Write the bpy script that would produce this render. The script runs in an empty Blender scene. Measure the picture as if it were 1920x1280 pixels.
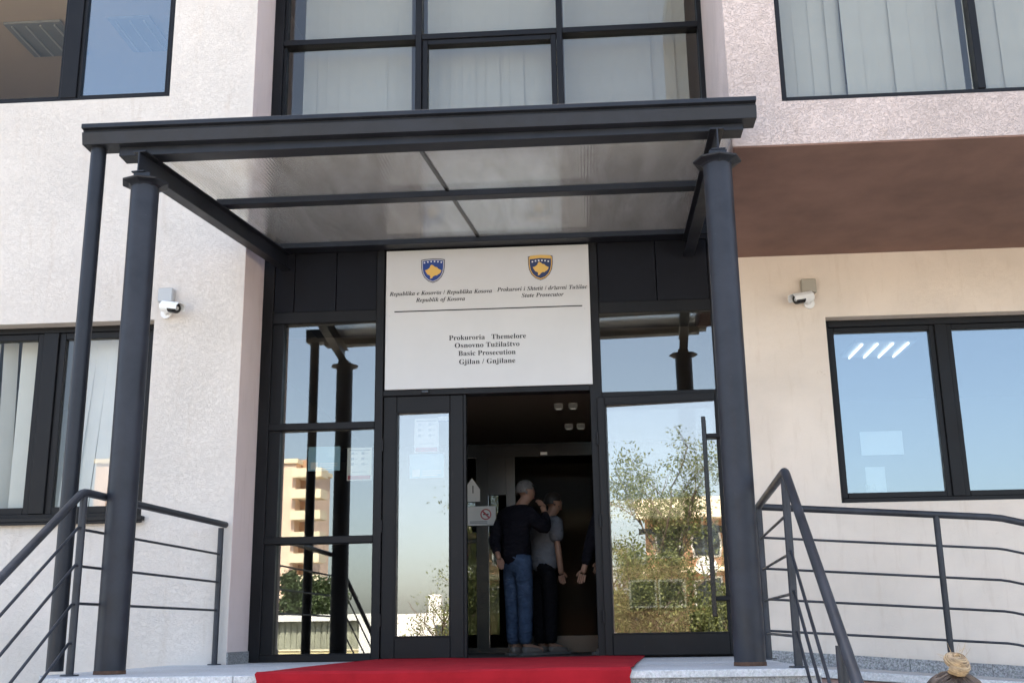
import bpy, bmesh, math, random
from mathutils import Vector, Matrix
random.seed(7)
SC = bpy.context.scene
COL = SC.collection
PI = math.pi

# ------------------------------------------------------------------ camera, sky, sun, exposure
cam_d = bpy.data.cameras.new('camera'); cam = bpy.data.objects.new('camera', cam_d); COL.objects.link(cam)
cam_d.sensor_width = 36.0; cam_d.lens = 36.0 * 2086.83 / 1920.0; cam_d.clip_start = 0.05; cam_d.clip_end = 2000
right = Vector((0.9977, 0.0665, -0.0149)); up = Vector((0.0312, -0.2521, 0.9672)); fwd = Vector((-0.0605, 0.9654, 0.2536))
fwd.normalize(); up = (up - fwd * up.dot(fwd)).normalized(); right = fwd.cross(up)
M4 = Matrix((right, up, -fwd)).transposed().to_4x4(); M4.translation = Vector((0.4819, -9.1851, 0.1952))
cam.matrix_world = M4
SC.camera = cam

SUN_EL, SUN_AZ = math.radians(56), math.radians(12)      # high behind the building, a little to the right
world = bpy.data.worlds.new('World'); SC.world = world; world.use_nodes = True
wn = world.node_tree.nodes; wl = world.node_tree.links
sky = wn.new('ShaderNodeTexSky'); sky.sky_type = 'NISHITA'; sky.sun_disc = False
sky.sun_elevation = SUN_EL; sky.sun_rotation = SUN_AZ
sky.air_density = 1.0; sky.dust_density = 3.5; sky.ozone_density = 1.0; sky.altitude = 500
wn['Background'].inputs['Strength'].default_value = 0.105
hz = wn.new('ShaderNodeHueSaturation'); hz.inputs['Saturation'].default_value = .80      # milky autumn haze
wl.new(sky.outputs['Color'], hz.inputs['Color']); wl.new(hz.outputs['Color'], wn['Background'].inputs['Color'])
sun_d = bpy.data.lights.new('sun', 'SUN'); sun_d.energy = 5.0; sun_d.angle = math.radians(0.5); sun_d.color = (1.0, 0.93, 0.82)
sun = bpy.data.objects.new('sun', sun_d); COL.objects.link(sun)
sv = Vector((math.sin(SUN_AZ) * math.cos(SUN_EL), math.cos(SUN_AZ) * math.cos(SUN_EL), math.sin(SUN_EL)))
sun.rotation_euler = sv.to_track_quat('Z', 'Y').to_euler()
SC.view_settings.view_transform = 'Standard'; SC.view_settings.look = 'None'
SC.view_settings.exposure = 2.68; SC.view_settings.gamma = 1.0; SC.view_settings.use_curve_mapping = False
SC.render.engine = 'CYCLES'
SC.cycles.use_denoising = True
SC.cycles.max_bounces = 10; SC.cycles.glossy_bounces = 6; SC.cycles.transparent_max_bounces = 24; SC.cycles.transmission_bounces = 8

# ------------------------------------------------------------------ helpers
ORG = {}
def tag(o, label=None, cat=None, group=None, kind=None):
    if label: o['label'] = label
    if cat: o['category'] = cat
    if group: o['group'] = group
    if kind: o['kind'] = kind
    return o
def thing(name, loc, label, cat, group=None, kind=None):
    o = bpy.data.objects.new(name, None); COL.objects.link(o); o.location = loc; o.empty_display_size = .1
    ORG[o.name] = Vector(loc)
    return tag(o, label, cat, group, kind)

class MB:
    """collects shapes in world metres; build() links them as one mesh object"""
    def __init__(s): s.v = []; s.f = []; s.sm = []; s.mi = []; s.m = 0
    def add(s, vs, fs, smooth=False):
        b = len(s.v); s.v += [Vector(p) for p in vs]
        for f in fs:
            s.f.append([b + i for i in f]); s.sm.append(smooth); s.mi.append(s.m)
        return s
    def box(s, x0, x1, y0, y1, z0, z1):
        return s.add([(x, y, z) for z in (z0, z1) for y in (y0, y1) for x in (x0, x1)],
                     [(0, 2, 3, 1), (4, 5, 7, 6), (0, 1, 5, 4), (2, 6, 7, 3), (0, 4, 6, 2), (1, 3, 7, 5)])
    def prism(s, poly, z0, z1):                       # polygon in xy (counter-clockwise), extruded in z
        n = len(poly)
        vs = [(x, y, z0) for x, y in poly] + [(x, y, z1) for x, y in poly]
        return s.add(vs, [list(range(n))[::-1], list(range(n, 2 * n))] + [(i, (i + 1) % n, n + (i + 1) % n, n + i) for i in range(n)])
    def extr(s, prof, p0, p1, side, upv):             # closed profile (a,b) -> a*side + b*up, swept from p0 to p1
        p0, p1, side, upv = map(Vector, (p0, p1, side, upv)); n = len(prof)
        vs = [p0 + side * a + upv * b for a, b in prof] + [p1 + side * a + upv * b for a, b in prof]
        return s.add(vs, [list(range(n))[::-1], list(range(n, 2 * n))] + [(i, (i + 1) % n, n + (i + 1) % n, n + i) for i in range(n)])
    def tube(s, pts, r, n=12, caps=True):
        pts = [Vector(p) for p in pts]; rs = r if isinstance(r, (list, tuple)) else [r] * len(pts)
        rings = []; ref = None
        for i, p in enumerate(pts):
            a = pts[max(i - 1, 0)]; b = pts[min(i + 1, len(pts) - 1)]
            d = (b - a).normalized()
            if ref is None: ref = Vector((0, 0, 1)) if abs(d.z) < .9 else Vector((1, 0, 0))
            u = (ref - d * ref.dot(d)).normalized(); w = d.cross(u); ref = u
            k = 1.0
            if 0 < i < len(pts) - 1:
                c = (pts[i] - a).normalized().dot(d); k = 1 / max(c, .5)
            rings.append([p + (u * math.cos(2 * PI * j / n) + w * math.sin(2 * PI * j / n)) * rs[i] for j in range(n)])
        vs = [q for R in rings for q in R]
        fs = []
        for i in range(len(rings) - 1):
            for j in range(n):
                fs.append((i * n + j, i * n + (j + 1) % n, (i + 1) * n + (j + 1) % n, (i + 1) * n + j))
        s.add(vs, fs, True)
        if caps:
            s.add(rings[0], [list(range(n))[::-1]]); s.add(rings[-1], [list(range(n))])
        return s
    def lathe(s, c, prof, n=16, smooth=True):         # (radius, z) pairs about the vertical through c
        c = Vector(c); vs = []
        for r, z in prof:
            vs += [c + Vector((r * math.cos(2 * PI * j / n), r * math.sin(2 * PI * j / n), z)) for j in range(n)]
        fs = [(i * n + j, i * n + (j + 1) % n, (i + 1) * n + (j + 1) % n, (i + 1) * n + j) for i in range(len(prof) - 1) for j in range(n)]
        return s.add(vs, fs, smooth)
    def ball(s, c, rx, ry, rz, n=12, m=8, cut=None):
        c = Vector(c); vs = []; fs = []
        for i in range(m + 1):
            t = PI * i / m
            for j in range(n):
                a = 2 * PI * j / n
                vs.append(c + Vector((rx * math.sin(t) * math.cos(a), ry * math.sin(t) * math.sin(a), rz * math.cos(t))))
        for i in range(m):
            for j in range(n):
                f = (i * n + j, (i + 1) * n + j, (i + 1) * n + (j + 1) % n, i * n + (j + 1) % n)
                if cut and cut(sum((vs[k] for k in f), Vector()) / 4 - c): continue
                fs.append(f)
        return s.add(vs, fs, True)
    def xform(s, M):
        s.v = [M @ p for p in s.v]; return s
    def build(s, name, mat, parent=None, bevel=0, seg=1, mats=None):
        me = bpy.data.meshes.new(name)
        root = parent
        while root is not None and root.parent is not None: root = root.parent
        o0 = ORG.get(root.name, Vector()) if root is not None else Vector()
        me.from_pydata([p - o0 for p in s.v], [], s.f)
        for p, sm, mi in zip(me.polygons, s.sm, s.mi): p.use_smooth = sm; p.material_index = mi
        for m in (mats or [mat]): me.materials.append(m)
        me.validate(); me.update()
        o = bpy.data.objects.new(name, me); COL.objects.link(o)
        if parent is not None: o.parent = parent
        if bevel:
            b = o.modifiers.new('bevel', 'BEVEL'); b.width = bevel; b.segments = seg; b.limit_method = 'ANGLE'; b.angle_limit = math.radians(50)
        return o
def bx(name, mat, parent, x0, x1, y0, y1, z0, z1, bevel=0):
    return MB().box(x0, x1, y0, y1, z0, z1).build(name, mat, parent, bevel)

# ------------------------------------------------------------------ materials
def newmat(name):
    m = bpy.data.materials.new(name); m.use_nodes = True
    return m, m.node_tree.nodes, m.node_tree.links, m.node_tree.nodes['Principled BSDF']
def N(nodes, t, **kw):
    n = nodes.new(t)
    for k, v in kw.items():
        if k in n.inputs.keys() if not hasattr(n, k) else False: n.inputs[k].default_value = v
        elif hasattr(n, k): setattr(n, k, v)
    return n
def noise(nodes, links, scale, detail=4, rough=.55, dist=0, vec=None):
    n = nodes.new('ShaderNodeTexNoise'); n.inputs['Scale'].default_value = scale; n.inputs['Detail'].default_value = detail
    n.inputs['Roughness'].default_value = rough; n.inputs['Distortion'].default_value = dist
    if vec is not None: links.new(vec, n.inputs['Vector'])
    return n
def objco(nodes, links, sc=(1, 1, 1)):
    t = nodes.new('ShaderNodeTexCoord'); mp = nodes.new('ShaderNodeMapping'); mp.inputs['Scale'].default_value = sc
    links.new(t.outputs['Object'], mp.inputs['Vector']); return mp.outputs['Vector']
def ramp(nodes, links, fac, stops):
    r = nodes.new('ShaderNodeValToRGB'); e = r.color_ramp.elements
    while len(e) > 1: e.remove(e[-1])
    for i, (p, c) in enumerate(stops):
        if i == 0: e[0].position = p; e[0].color = (*c, 1)
        else:
            q = e.new(p); q.color = (*c, 1)
    links.new(fac, r.inputs['Fac']); return r.outputs['Color']
def bump(nodes, links, h, strength, dist, b):
    n = nodes.new('ShaderNodeBump'); n.inputs['Strength'].default_value = strength; n.inputs['Distance'].default_value = dist
    links.new(h, n.inputs['Height']); links.new(n.outputs['Normal'], b.inputs['Normal']); return n
def mixc(nodes, links, fac, a, b, mode='MIX'):
    m = nodes.new('ShaderNodeMix'); m.data_type = 'RGBA'; m.blend_type = mode
    for s, v in ((0, fac), (6, a), (7, b)):
        if hasattr(v, 'is_output') or hasattr(v, 'links'): links.new(v, m.inputs[s])
        else: m.inputs[s].default_value = v if s == 0 else (*v, 1)
    return m.outputs[2]
def simple(name, col, rough=.5, metal=0, var=0.0, vscale=8, bmp=0, bscale=200, spec=.5):
    m, n, l, b = newmat(name)
    b.inputs['Roughness'].default_value = rough; b.inputs['Metallic'].default_value = metal
    b.inputs['Specular IOR Level'].default_value = spec
    co = objco(n, l)
    if var:
        t = noise(n, l, vscale, 5, .6, 0, co)
        c = ramp(n, l, t.outputs['Fac'], [(.3, tuple(x * (1 - var) for x in col)), (.7, tuple(min(1, x * (1 + var)) for x in col))])
        l.new(c, b.inputs['Base Color'])
    else: b.inputs['Base Color'].default_value = (*col, 1)
    if bmp:
        t2 = noise(n, l, bscale, 3, .6, 0, co); bump(n, l, t2.outputs['Fac'], bmp, .002, b)
    return m

def plaster(name, col, groove=1.0, dirt=.12, spots=False):
    m, n, l, b = newmat(name); b.inputs['Roughness'].default_value = .92; b.inputs['Specular IOR Level'].default_value = .2
    co = objco(n, l)
    st = objco(n, l, (1.0, 1.0, 1.9))
    big = noise(n, l, .9, 5, .6, .4, co)
    c1 = ramp(n, l, big.outputs['Fac'], [(.32, tuple(x * (1 - dirt) for x in col)), (.62, col)])
    stk = noise(n, l, 5, 6, .7, .3, objco(n, l, (2.2, 2.2, .35)))
    c2 = mixc(n, l, ramp(n, l, stk.outputs['Fac'], [(.54, (0, 0, 0)), (.76, (.42, .42, .42))]), c1, (col[0] * .72, col[1] * .66, col[2] * .6))
    if spots:
        sp = noise(n, l, 2.3, 8, .78, .5, co)
        c2 = mixc(n, l, ramp(n, l, sp.outputs['Fac'], [(.66, (0, 0, 0)), (.74, (.45, .45, .45))]), c2, (.36, .25, .15))
    l.new(c2, b.inputs['Base Color'])
    w = noise(n, l, 27, 2.0, .5, 2.2, st)
    g = ramp(n, l, w.outputs['Fac'], [(.42, (1, 1, 1)), (.475, (.0, .0, .0)), (.51, (1, 1, 1))])
    fine = noise(n, l, 160, 3, .6, 0, co)
    h = mixc(n, l, .25, g, fine.outputs['Fac'])
    bump(n, l, h, .55 * groove, .006, b)
    return m
def granite(name, base, speck=.5):
    m, n, l, b = newmat(name); b.inputs['Roughness'].default_value = .62
    co = objco(n, l)
    a = noise(n, l, 75, 6, .75, 0, co); v = n.new('ShaderNodeTexVoronoi'); v.inputs['Scale'].default_value = 95; l.new(co, v.inputs['Vector'])
    c = ramp(n, l, a.outputs['Fac'], [(.36, tuple(x * (1 - speck) for x in base)), (.5, base), (.64, tuple(min(1, x * (1 + speck)) for x in base))])
    c = mixc(n, l, .35, c, v.outputs['Color'], 'SOFT_LIGHT')
    bw = n.new('ShaderNodeHueSaturation'); bw.inputs['Saturation'].default_value = .15; l.new(c, bw.inputs['Color'])
    big = noise(n, l, 1.6, 4, .6, 0, co)
    c2 = mixc(n, l, ramp(n, l, big.outputs['Fac'], [(.35, (.35, .35, .35)), (.65, (0, 0, 0))]), bw.outputs['Color'], tuple(x * .6 for x in base))
    l.new(c2, b.inputs['Base Color']); bump(n, l, a.outputs['Fac'], .15, .002, b)
    return m
def paint_metal(name, col, rough=.42, wear=.25, spec=.28):
    m, n, l, b = newmat(name); b.inputs['Specular IOR Level'].default_value = spec
    co = objco(n, l); a = noise(n, l, 3, 7, .65, .3, co)
    c = ramp(n, l, a.outputs['Fac'], [(.35, tuple(x * (1 - wear) for x in col)), (.65, tuple(x * (1 + wear) for x in col))])
    sp = noise(n, l, 42, 6, .75, 0, co)
    c = mixc(n, l, ramp(n, l, sp.outputs['Fac'], [(.66, (0, 0, 0)), (.74, (.35, .35, .35))]), c, (.16, .15, .15))
    l.new(c, b.inputs['Base Color'])
    r = ramp(n, l, a.outputs['Fac'], [(.3, (rough - .08,) * 3), (.7, (rough + .14,) * 3)]); l.new(r, b.inputs['Roughness'])
    f = noise(n, l, 60, 3, .6, 0, co); bump(n, l, f.outputs['Fac'], .08, .002, b)
    return m
def glass(name, refl, tint=(.86, .9, .88), wav=.0, wsc=1.3, rcol=(.93, .97, 1.0)):
    m, n, l, b = newmat(name); n.remove(b); out = n['Material Output']
    lw = n.new('ShaderNodeLayerWeight'); lw.inputs['Blend'].default_value = .5
    p = n.new('ShaderNodeMath'); p.operation = 'POWER'; p.inputs[1].default_value = 5; l.new(lw.outputs['Facing'], p.inputs[0])
    a = n.new('ShaderNodeMath'); a.operation = 'MULTIPLY_ADD'; a.inputs[1].default_value = 1 - refl; a.inputs[2].default_value = refl; l.new(p.outputs[0], a.inputs[0])
    t = n.new('ShaderNodeBsdfTransparent'); t.inputs['Color'].default_value = (*tint, 1)
    g = n.new('ShaderNodeBsdfGlossy'); g.inputs['Roughness'].default_value = .004; g.inputs['Color'].default_value = (*rcol, 1)
    if wav:
        co = objco(n, l); w = noise(n, l, wsc, 2, .5, 0, co)
        bp_ = n.new('ShaderNodeBump'); bp_.inputs['Strength'].default_value = wav; bp_.inputs['Distance'].default_value = .01
        l.new(w.outputs['Fac'], bp_.inputs['Height']); l.new(bp_.outputs['Normal'], g.inputs['Normal'])
    mx = n.new('ShaderNodeMixShader'); l.new(a.outputs[0], mx.inputs[0]); l.new(t.outputs[0], mx.inputs[1]); l.new(g.outputs[0], mx.inputs[2])
    l.new(mx.outputs[0], out.inputs['Surface']); return m
def emit(name, col, s):
    m, n, l, b = newmat(name); b.inputs['Base Color'].default_value = (*col, 1)
    b.inputs['Emission Color'].default_value = (*col, 1); b.inputs['Emission Strength'].default_value = s; return m

M_PL = plaster('plaster_pale', (.69, .63, .565), .95)
M_PR = plaster('plaster_pink', (.635, .525, .475), 1.45, .22)
M_PW = plaster('plaster_cream', (.785, .685, .58), .6, .15, True)
M_PP = plaster('plaster_return', (.80, .665, .62), .6, .1)
M_RUST = simple('rusty_paint', (.09, .045, .025), .85, var=.4, vscale=30)
M_SOF = simple('soffit_brown_paint', (.225, .132, .102), .9, var=.17, vscale=2.2, bmp=.35, bscale=90)
M_PINK = simple('ramp_pink_paint', (.36, .25, .23), .9, var=.12, vscale=2, bmp=.25, bscale=80)
M_MET = paint_metal('anthracite_paint', (.0145, .0165, .022), .40, .3, .30)
M_FRM = paint_metal('anthracite_frame', (.0115, .0115, .0125), .36, .12, .16)
M_COLM = paint_metal('column_paint', (.022, .024, .031), .40, .3)
M_CLAD = paint_metal('cladding_paint', (.010, .011, .015), .5, .12, .12)
M_RAIL = paint_metal('railing_paint', (.032, .034, .040), .40, .4)
M_GRAN = granite('granite_grey', (.27, .262, .245), .7)
M_GRT = granite('granite_tread', (.50, .49, .46), .3)
M_GLS = glass('entrance_glass', .13, (.78, .78, .74), .012, 1.1, (.95, .96, .94))
M_GLD = glass('door_glass', .21, (.74, .75, .74), .05, 2.6, (.98, .93, .87))
M_GLB = glass('window_glass', .045, (.90, .90, .89), .01, 1.0, (1.0, .97, .92))
M_GLR = glass('window_glass_coated', .17, (.70, .74, .74), .01, 1.0, (.86, .95, 1.0))
M_GLC = glass('window_glass_clear', .012, (.9, .9, .88))
M_BLD = simple('blind_fabric', (.385, .39, .35), .85, var=.04, vscale=3)
M_BLD2 = simple('white_blind_fabric', (.80, .80, .77), .85, var=.04, vscale=3)
M_BLK = simple('black_plastic', (.008, .008, .009), .25)
M_WHT = simple('white_plastic', (.78, .78, .76), .35)
M_GRYP = simple('grey_plastic', (.42, .43, .43), .5)
M_STEEL = simple('steel', (.5, .5, .5), .35, 1)
M_RED = simple('red_carpet', (.32, .014, .021), .95, var=.16, vscale=5, bmp=.6, bscale=260, spec=.1)
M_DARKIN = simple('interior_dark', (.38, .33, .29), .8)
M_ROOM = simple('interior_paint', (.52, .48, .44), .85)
M_CEIL = simple('interior_ceiling', (.42, .34, .28), .9)
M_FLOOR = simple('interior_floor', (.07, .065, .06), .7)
M_TUBE = emit('lit_tube', (1, .98, .95), .8)
M_PAPER = simple('paper_white', (.86, .87, .88), .6)
M_PAPB = simple('paper_blue', (.38, .62, .80), .6)
M_INKR = simple('ink_red', (.50, .08, .11), .6)
M_INK = simple('ink_dark', (.008, .008, .01), .6)
M_INKB = simple('ink_blue', (.012, .045, .22), .5)
M_SIGN = simple('sign_board', (.56, .555, .54), .42, var=.03, vscale=2)
M_GOLD = simple('emblem_gold', (.68, .42, .10), .45)
M_NAVY = simple('emblem_navy', (.015, .03, .10), .45)
M_SILV = simple('emblem_silver', (.45, .45, .47), .4)

# ------------------------------------------------------------------ ground and things behind the camera (seen in the glass)
m, n, l, b = newmat('paving_asphalt'); b.inputs['Roughness'].default_value = .9
co = objco(n, l); a = noise(n, l, .12, 8, .65, 0, co); f = noise(n, l, 40, 4, .7, 0, co)
c = ramp(n, l, a.outputs['Fac'], [(.3, (.16, .14, .11)), (.7, (.25, .22, .175))])
c = mixc(n, l, .3, c, f.outputs['Color'], 'OVERLAY'); hs = n.new('ShaderNodeHueSaturation'); hs.inputs['Saturation'].default_value = .6; l.new(c, hs.inputs['Color'])
l.new(hs.outputs['Color'], b.inputs['Base Color']); M_GROUND = m
GZ = -1.45
g = MB().add([(-400, -400, GZ), (400, -400, GZ), (400, 400, GZ), (-400, 400, GZ)], [(0, 1, 2, 3)]).build('ground', M_GROUND)
tag(g, 'wide pale paved forecourt in front of the building', kind='structure')

# ------------------------------------------------------------------ the building
B = thing('office_building', (0, 0, GZ), 'pale plaster public office building with dark framed entrance and jutting upper floor', 'building')
def wall_sheet(x0, x1, z0, z1, yf, th, holes, name, mat):
    xs = sorted({x0, x1, *[h[0] for h in holes], *[h[1] for h in holes]}); zs = sorted({z0, z1, *[h[2] for h in holes], *[h[3] for h in holes]})
    def solid(i, k):
        if i < 0 or k < 0 or i >= len(xs) - 1 or k >= len(zs) - 1: return False
        cx = (xs[i] + xs[i + 1]) / 2; cz = (zs[k] + zs[k + 1]) / 2
        return not any(h[0] < cx < h[1] and h[2] < cz < h[3] for h in holes)
    mb = MB(); yb = yf + th
    for i in range(len(xs) - 1):
        for k in range(len(zs) - 1):
            if not solid(i, k): continue
            a, b_, c_, d = xs[i], xs[i + 1], zs[k], zs[k + 1]
            mb.add([(a, yf, c_), (b_, yf, c_), (b_, yf, d), (a, yf, d)], [(0, 1, 2, 3)])
            mb.add([(a, yb, c_), (b_, yb, c_), (b_, yb, d), (a, yb, d)], [(3, 2, 1, 0)])
            if not solid(i - 1, k): mb.add([(a, yf, c_), (a, yb, c_), (a, yb, d), (a, yf, d)], [(3, 2, 1, 0)])
            if not solid(i + 1, k): mb.add([(b_, yf, c_), (b_, yb, c_), (b_, yb, d), (b_, yf, d)], [(0, 1, 2, 3)])
            if not solid(i, k - 1): mb.add([(a, yf, c_), (b_, yf, c_), (b_, yb, c_), (a, yb, c_)], [(3, 2, 1, 0)])
            if not solid(i, k + 1): mb.add([(a, yf, d), (b_, yf, d), (b_, yb, d), (a, yb, d)], [(0, 1, 2, 3)])
    return mb.build(name, mat, B)
TOP = 6.75
YL, YR, XL = -.587, -2.275, -2.264
LW = (-4.86, -3.0, 1.125, 2.735); UL = (-6.4, -3.005, 4.75, 6.4)  # upper left opening widened out of view to let more light into its room
RU = (1.885, 4.62, 3.612, 5.6); RL = (2.555, 5.6, 1.175, 2.735)
wall_sheet(-12, XL, GZ, TOP, YL, .25, [LW, UL], 'wall', M_PL)
MB().box(-2.52, XL, YL + .25, .12, GZ, TOP).build('wall', M_PP, B)
MB().box(XL, XL + .003, YL + .004, YL + .25, .0, TOP).build('wall', M_PP, B)
wall_sheet(1.69, 12, GZ, 3.29, 0, .25, [RL], 'wall', M_PW)
wall_sheet(1.536, 12, 3.30, TOP, YR, .22, [RU], 'wall', M_PR)
MB().prism([(1.536, YR + .22), (1.75, YR + .22), (1.93, .1), (1.69, .1)], 3.30, TOP).build('wall', M_PR, B)
MB().prism([(1.545, YR + .006), (12, YR + .006), (12, .1), (1.70, .1)], 3.29, 3.3).build('soffit', M_SOF, B)
# hidden shell keeps the rooms and the shade honest
MB().box(-12, 12, .3, 12, TOP, TOP + .2).box(-12, 1.6, YL, .3, TOP, TOP + .2).box(1.54, 12, YR, .3, TOP + .003, TOP + .2).build('roof', M_GRYP, B)
MB().box(-12, 12, 12, 12.2, GZ, TOP).box(-12.2, -12, YL, 12.2, GZ, TOP).box(12, 12.2, YR, 12.2, GZ, TOP).build('wall', M_PL, B)

def room(x0, x1, y0, y1, z0, z1, wallm, ceilm, floorm):
    mb = MB()
    mb.m = 0
    mb.add([(x0, y1, z0), (x1, y1, z0), (x1, y1, z1), (x0, y1, z1)], [(0, 1, 2, 3)])
    mb.add([(x0, y0, z0), (x0, y1, z0), (x0, y1, z1), (x0, y0, z1)], [(0, 1, 2, 3)])
    mb.add([(x1, y0, z0), (x1, y1, z0), (x1, y1, z1), (x1, y0, z1)], [(0, 1, 2, 3)])
    mb.m = 1; mb.add([(x0, y0, z1), (x1, y0, z1), (x1, y1, z1), (x0, y1, z1)], [(0, 1, 2, 3)])
    mb.m = 2; mb.add([(x0, y0, z0), (x1, y0, z0), (x1, y1, z0), (x0, y1, z0)], [(0, 1, 2, 3)])
    return mb.build('room', None, B, mats=[wallm, ceilm, floorm])
room(-6.0, -2.53, YL + .25, 4.2, .1, 3.0, M_ROOM, M_CEIL, M_FLOOR)
M_ROOMB = simple('bright_room_paint', (.75, .70, .64), .85)
room(-6.5, -2.53, YL + .25, 5.0, 3.55, 6.55, M_ROOMB, simple('tan_ceiling', (.82, .66, .52), .9), M_ROOMB)
room(-2.515, 1.70, .12, 6.0, 3.5, 6.7, M_ROOM, M_CEIL, M_FLOOR)
room(1.78, 6.5, YR + .22, 3.0, 3.42, 6.4, M_ROOM, M_CEIL, M_FLOOR)
room(1.95, 6.5, .25, 5.2, .1, 3.05, M_ROOM, M_CEIL, M_FLOOR)
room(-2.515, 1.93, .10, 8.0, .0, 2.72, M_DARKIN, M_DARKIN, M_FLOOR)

def frame_mb(x0, x1, z0, z1, y0, y1, wl_, wr, wb, wt):
    return MB().box(x0, x0 + wl_, y0, y1, z0, z1).box(x1 - wr, x1, y0, y1, z0, z1).box(x0 + wl_, x1 - wr, y0, y1, z0, z0 + wb).box(x0 + wl_, x1 - wr, y0, y1, z1 - wt, z1)
def pane(parent, x0, x1, z0, z1, y, mat, turn=0):
    mb = MB().box(x0 - .004, x1 + .004, y - .004, y + .004, z0 - .004, z1 + .004)
    if turn:
        c = Vector(((x0 + x1) / 2, y, 0)); mb.xform(Matrix.Translation(c) @ Matrix.Rotation(math.radians(turn), 4, 'Z') @ Matrix.Translation(-c))
    return mb.build('pane', mat, parent)
def window(hole, yf, rec, cols, fw, fb, ft, mull, sash, glasses, sill=False, label=None):
    """cols: x positions of mullion centres"""
    x0, x1, z0, z1 = hole; y0 = yf + rec; y1 = y0 + .09
    w = frame_mb(x0, x1, z0, z1, y0, y1, fw, fw, fb, ft).build('window', M_FRM, B, .004)
    if label: w['label'] = label
    edges = [x0 + fw] + [c for c in cols] + [x1 - fw]
    for c in cols: bx('mullion', M_FRM, w, c - mull / 2, c + mull / 2, y0 - .006, y1, z0 + fb, z1 - ft, .004)
    n_ = len(cols) + 1
    for i in range(n_):
        a = x0 + fw if i == 0 else cols[i - 1] + mull / 2
        b_ = x1 - fw if i == n_ - 1 else cols[i] - mull / 2
        if sash: 
            frame_mb(a, b_, z0 + fb, z1 - ft, y0 + .018, y1 - .01, sash, sash, sash, sash).build('sash', M_FRM, w, .004)
        pane(w, a + sash, b_ - sash, z0 + fb + sash, z1 - ft - sash, y0 + .05, glasses[i])
    if sill:
        MB().box(x0 - .03, x1 + .03, yf - .055, y0 - .003, z0 - .028, z0 + .006).box(x0 - .03, x1 + .03, yf - .055, yf - .045, z0 - .05, z0 - .028).build('sill', M_FRM, w, .004)
    return w
window(LW, YL, .13, [-3.925], .05, .055, .05, .13, .055, [M_GLC, M_GLB], True, 'lower window with a dark mullion and vertical blinds behind the downpipe')
window(UL, YL, .02, [-5.15, -3.925], .035, .035, .05, .14, .03, [M_GLC, M_GLC, M_GLR], False, 'upper window with one brown pane and one pane mirroring blue sky')
window(RU, YR, .012, [3.205], .036, .036, .05, .05, 0, [M_GLB, M_GLB], False, 'upper window of the jutting floor with closed pale blinds')
window(RL, 0, .12, [3.533, 4.55], .045, .05, .06, .10, .045, [M_GLR] * 3, False, 'lower window of mirroring panes beside the ramp')

# upper glazed bay above the canopy
UX0, UX1 = XL + .002, 1.688
W = frame_mb(UX0, UX1, 3.50, 6.8, -.05, .08, .09, .05, .08, .08).build('window_wall', M_FRM, B, .004)
mulls = [(-.937, -.880), (.358, .412)]
for a, b_ in mulls: bx('mullion', M_FRM, W, a, b_, -.06, .08, 3.58, 6.72, .004)
cells = [(UX0 + .09, -.937), (-.880, .358), (.412, UX1 - .05)]
trs = [(4.42, 4.48), (5.492, 5.548), (6.56, 6.62)]
zc_ = [3.58] + [v for t in trs for v in t] + [6.72]
for ci, (a, b_) in enumerate(cells):
    for t in trs: bx('transom', M_FRM, W, a, b_, -.05, .075, t[0], t[1], .004)
    for k in range(4):
        z0, z1 = zc_[2 * k], zc_[2 * k + 1]
        s_ = 0
        if k == 0 and ci != 1:
            bx('cladding_panel', M_CLAD, W, a + .002, b_ - .002, -.02, .06, z0 + .002, z1 - .002, .003); continue
        if ci == 1 and k == 1:
            s_ = .05; frame_mb(a + .004, b_ - .004, z0, z1, -.035, .06, s_, s_, s_, s_).build('sash', M_FRM, W, .004)
        elif ci == 0:
            bx('stop', M_FRM, W, a, a + .03, -.02, .06, z0, z1, .003); a2 = a + .03
        pane(W, (a + .03 if ci == 0 else a + s_), b_ - s_, z0 + s_, z1 - s_, .02, M_GLB)

# entrance: dark frame with glazing, cladding and two door leaves
E = frame_mb(XL + .002, 1.688, .0, 3.497, -.045, .075, .095, .088, .06, .04).build('entrance_wall', M_FRM, B, .004)
# cut the bottom member away at the open doorway by building the threshold thin instead
E.data.clear_geometry()
mbE = MB().box(XL + .002, -2.167, -.045, .075, 0, 3.497).box(1.60, 1.688, -.045, .075, 0, 3.497).box(-2.167, 1.60, -.045, .075, 3.457, 3.497)
mbE.box(-2.167, -1.262, -.045, .075, 0, .058).box(.655, 1.60, -.045, .075, 0, .058).box(-1.19, .555, -.03, .075, 0, .012)
tmp = mbE.build('entrance_wall', M_FRM, B); E.data = tmp.data; bpy.data.objects.remove(tmp)
bx('mullion', M_FRM, E, -1.262, -1.192, -.05, .075, 0, 3.457, .004)
bx('mullion', M_FRM, E, .556, .655, -.05, .075, 0, 3.457, .004)
for z0, z1 in ((2.818, 2.92), (1.883, 1.942), (.935, .992)): bx('transom', M_FRM, E, -2.167, -1.262, -.045, .075, z0, z1, .004)
for z0, z1 in ((.058, .935), (.992, 1.883), (1.942, 2.818)):
    frame_mb(-2.167, -1.262, z0, z1, -.022, .06, .095, .006, .004, .004).build('stop', M_FRM, E, .003)
    pane(E, -2.072, -1.268, z0 + .004, z1 - .004, .012, M_GLS, -2.3)
bx('transom', M_FRM, E, .655, 1.60, -.045, .075, 2.818, 2.92, .004)
bx('transom', M_FRM, E, .655, 1.60, -.045, .075, 2.06, 2.135, .004)
pane(E, .655, 1.60, 2.135, 2.818, .012, M_GLS, -2.3)
pane(E, .655, 1.60, .058, 2.06, .012, M_GLS, -2.3)
bx('transom', M_FRM, E, -1.192, .556, -.05, .075, 2.152, 2.20, .004)
bx('closer', M_BLK, E, -.86, -.80, -.075, -.05, 2.165, 2.19, .003)
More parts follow.
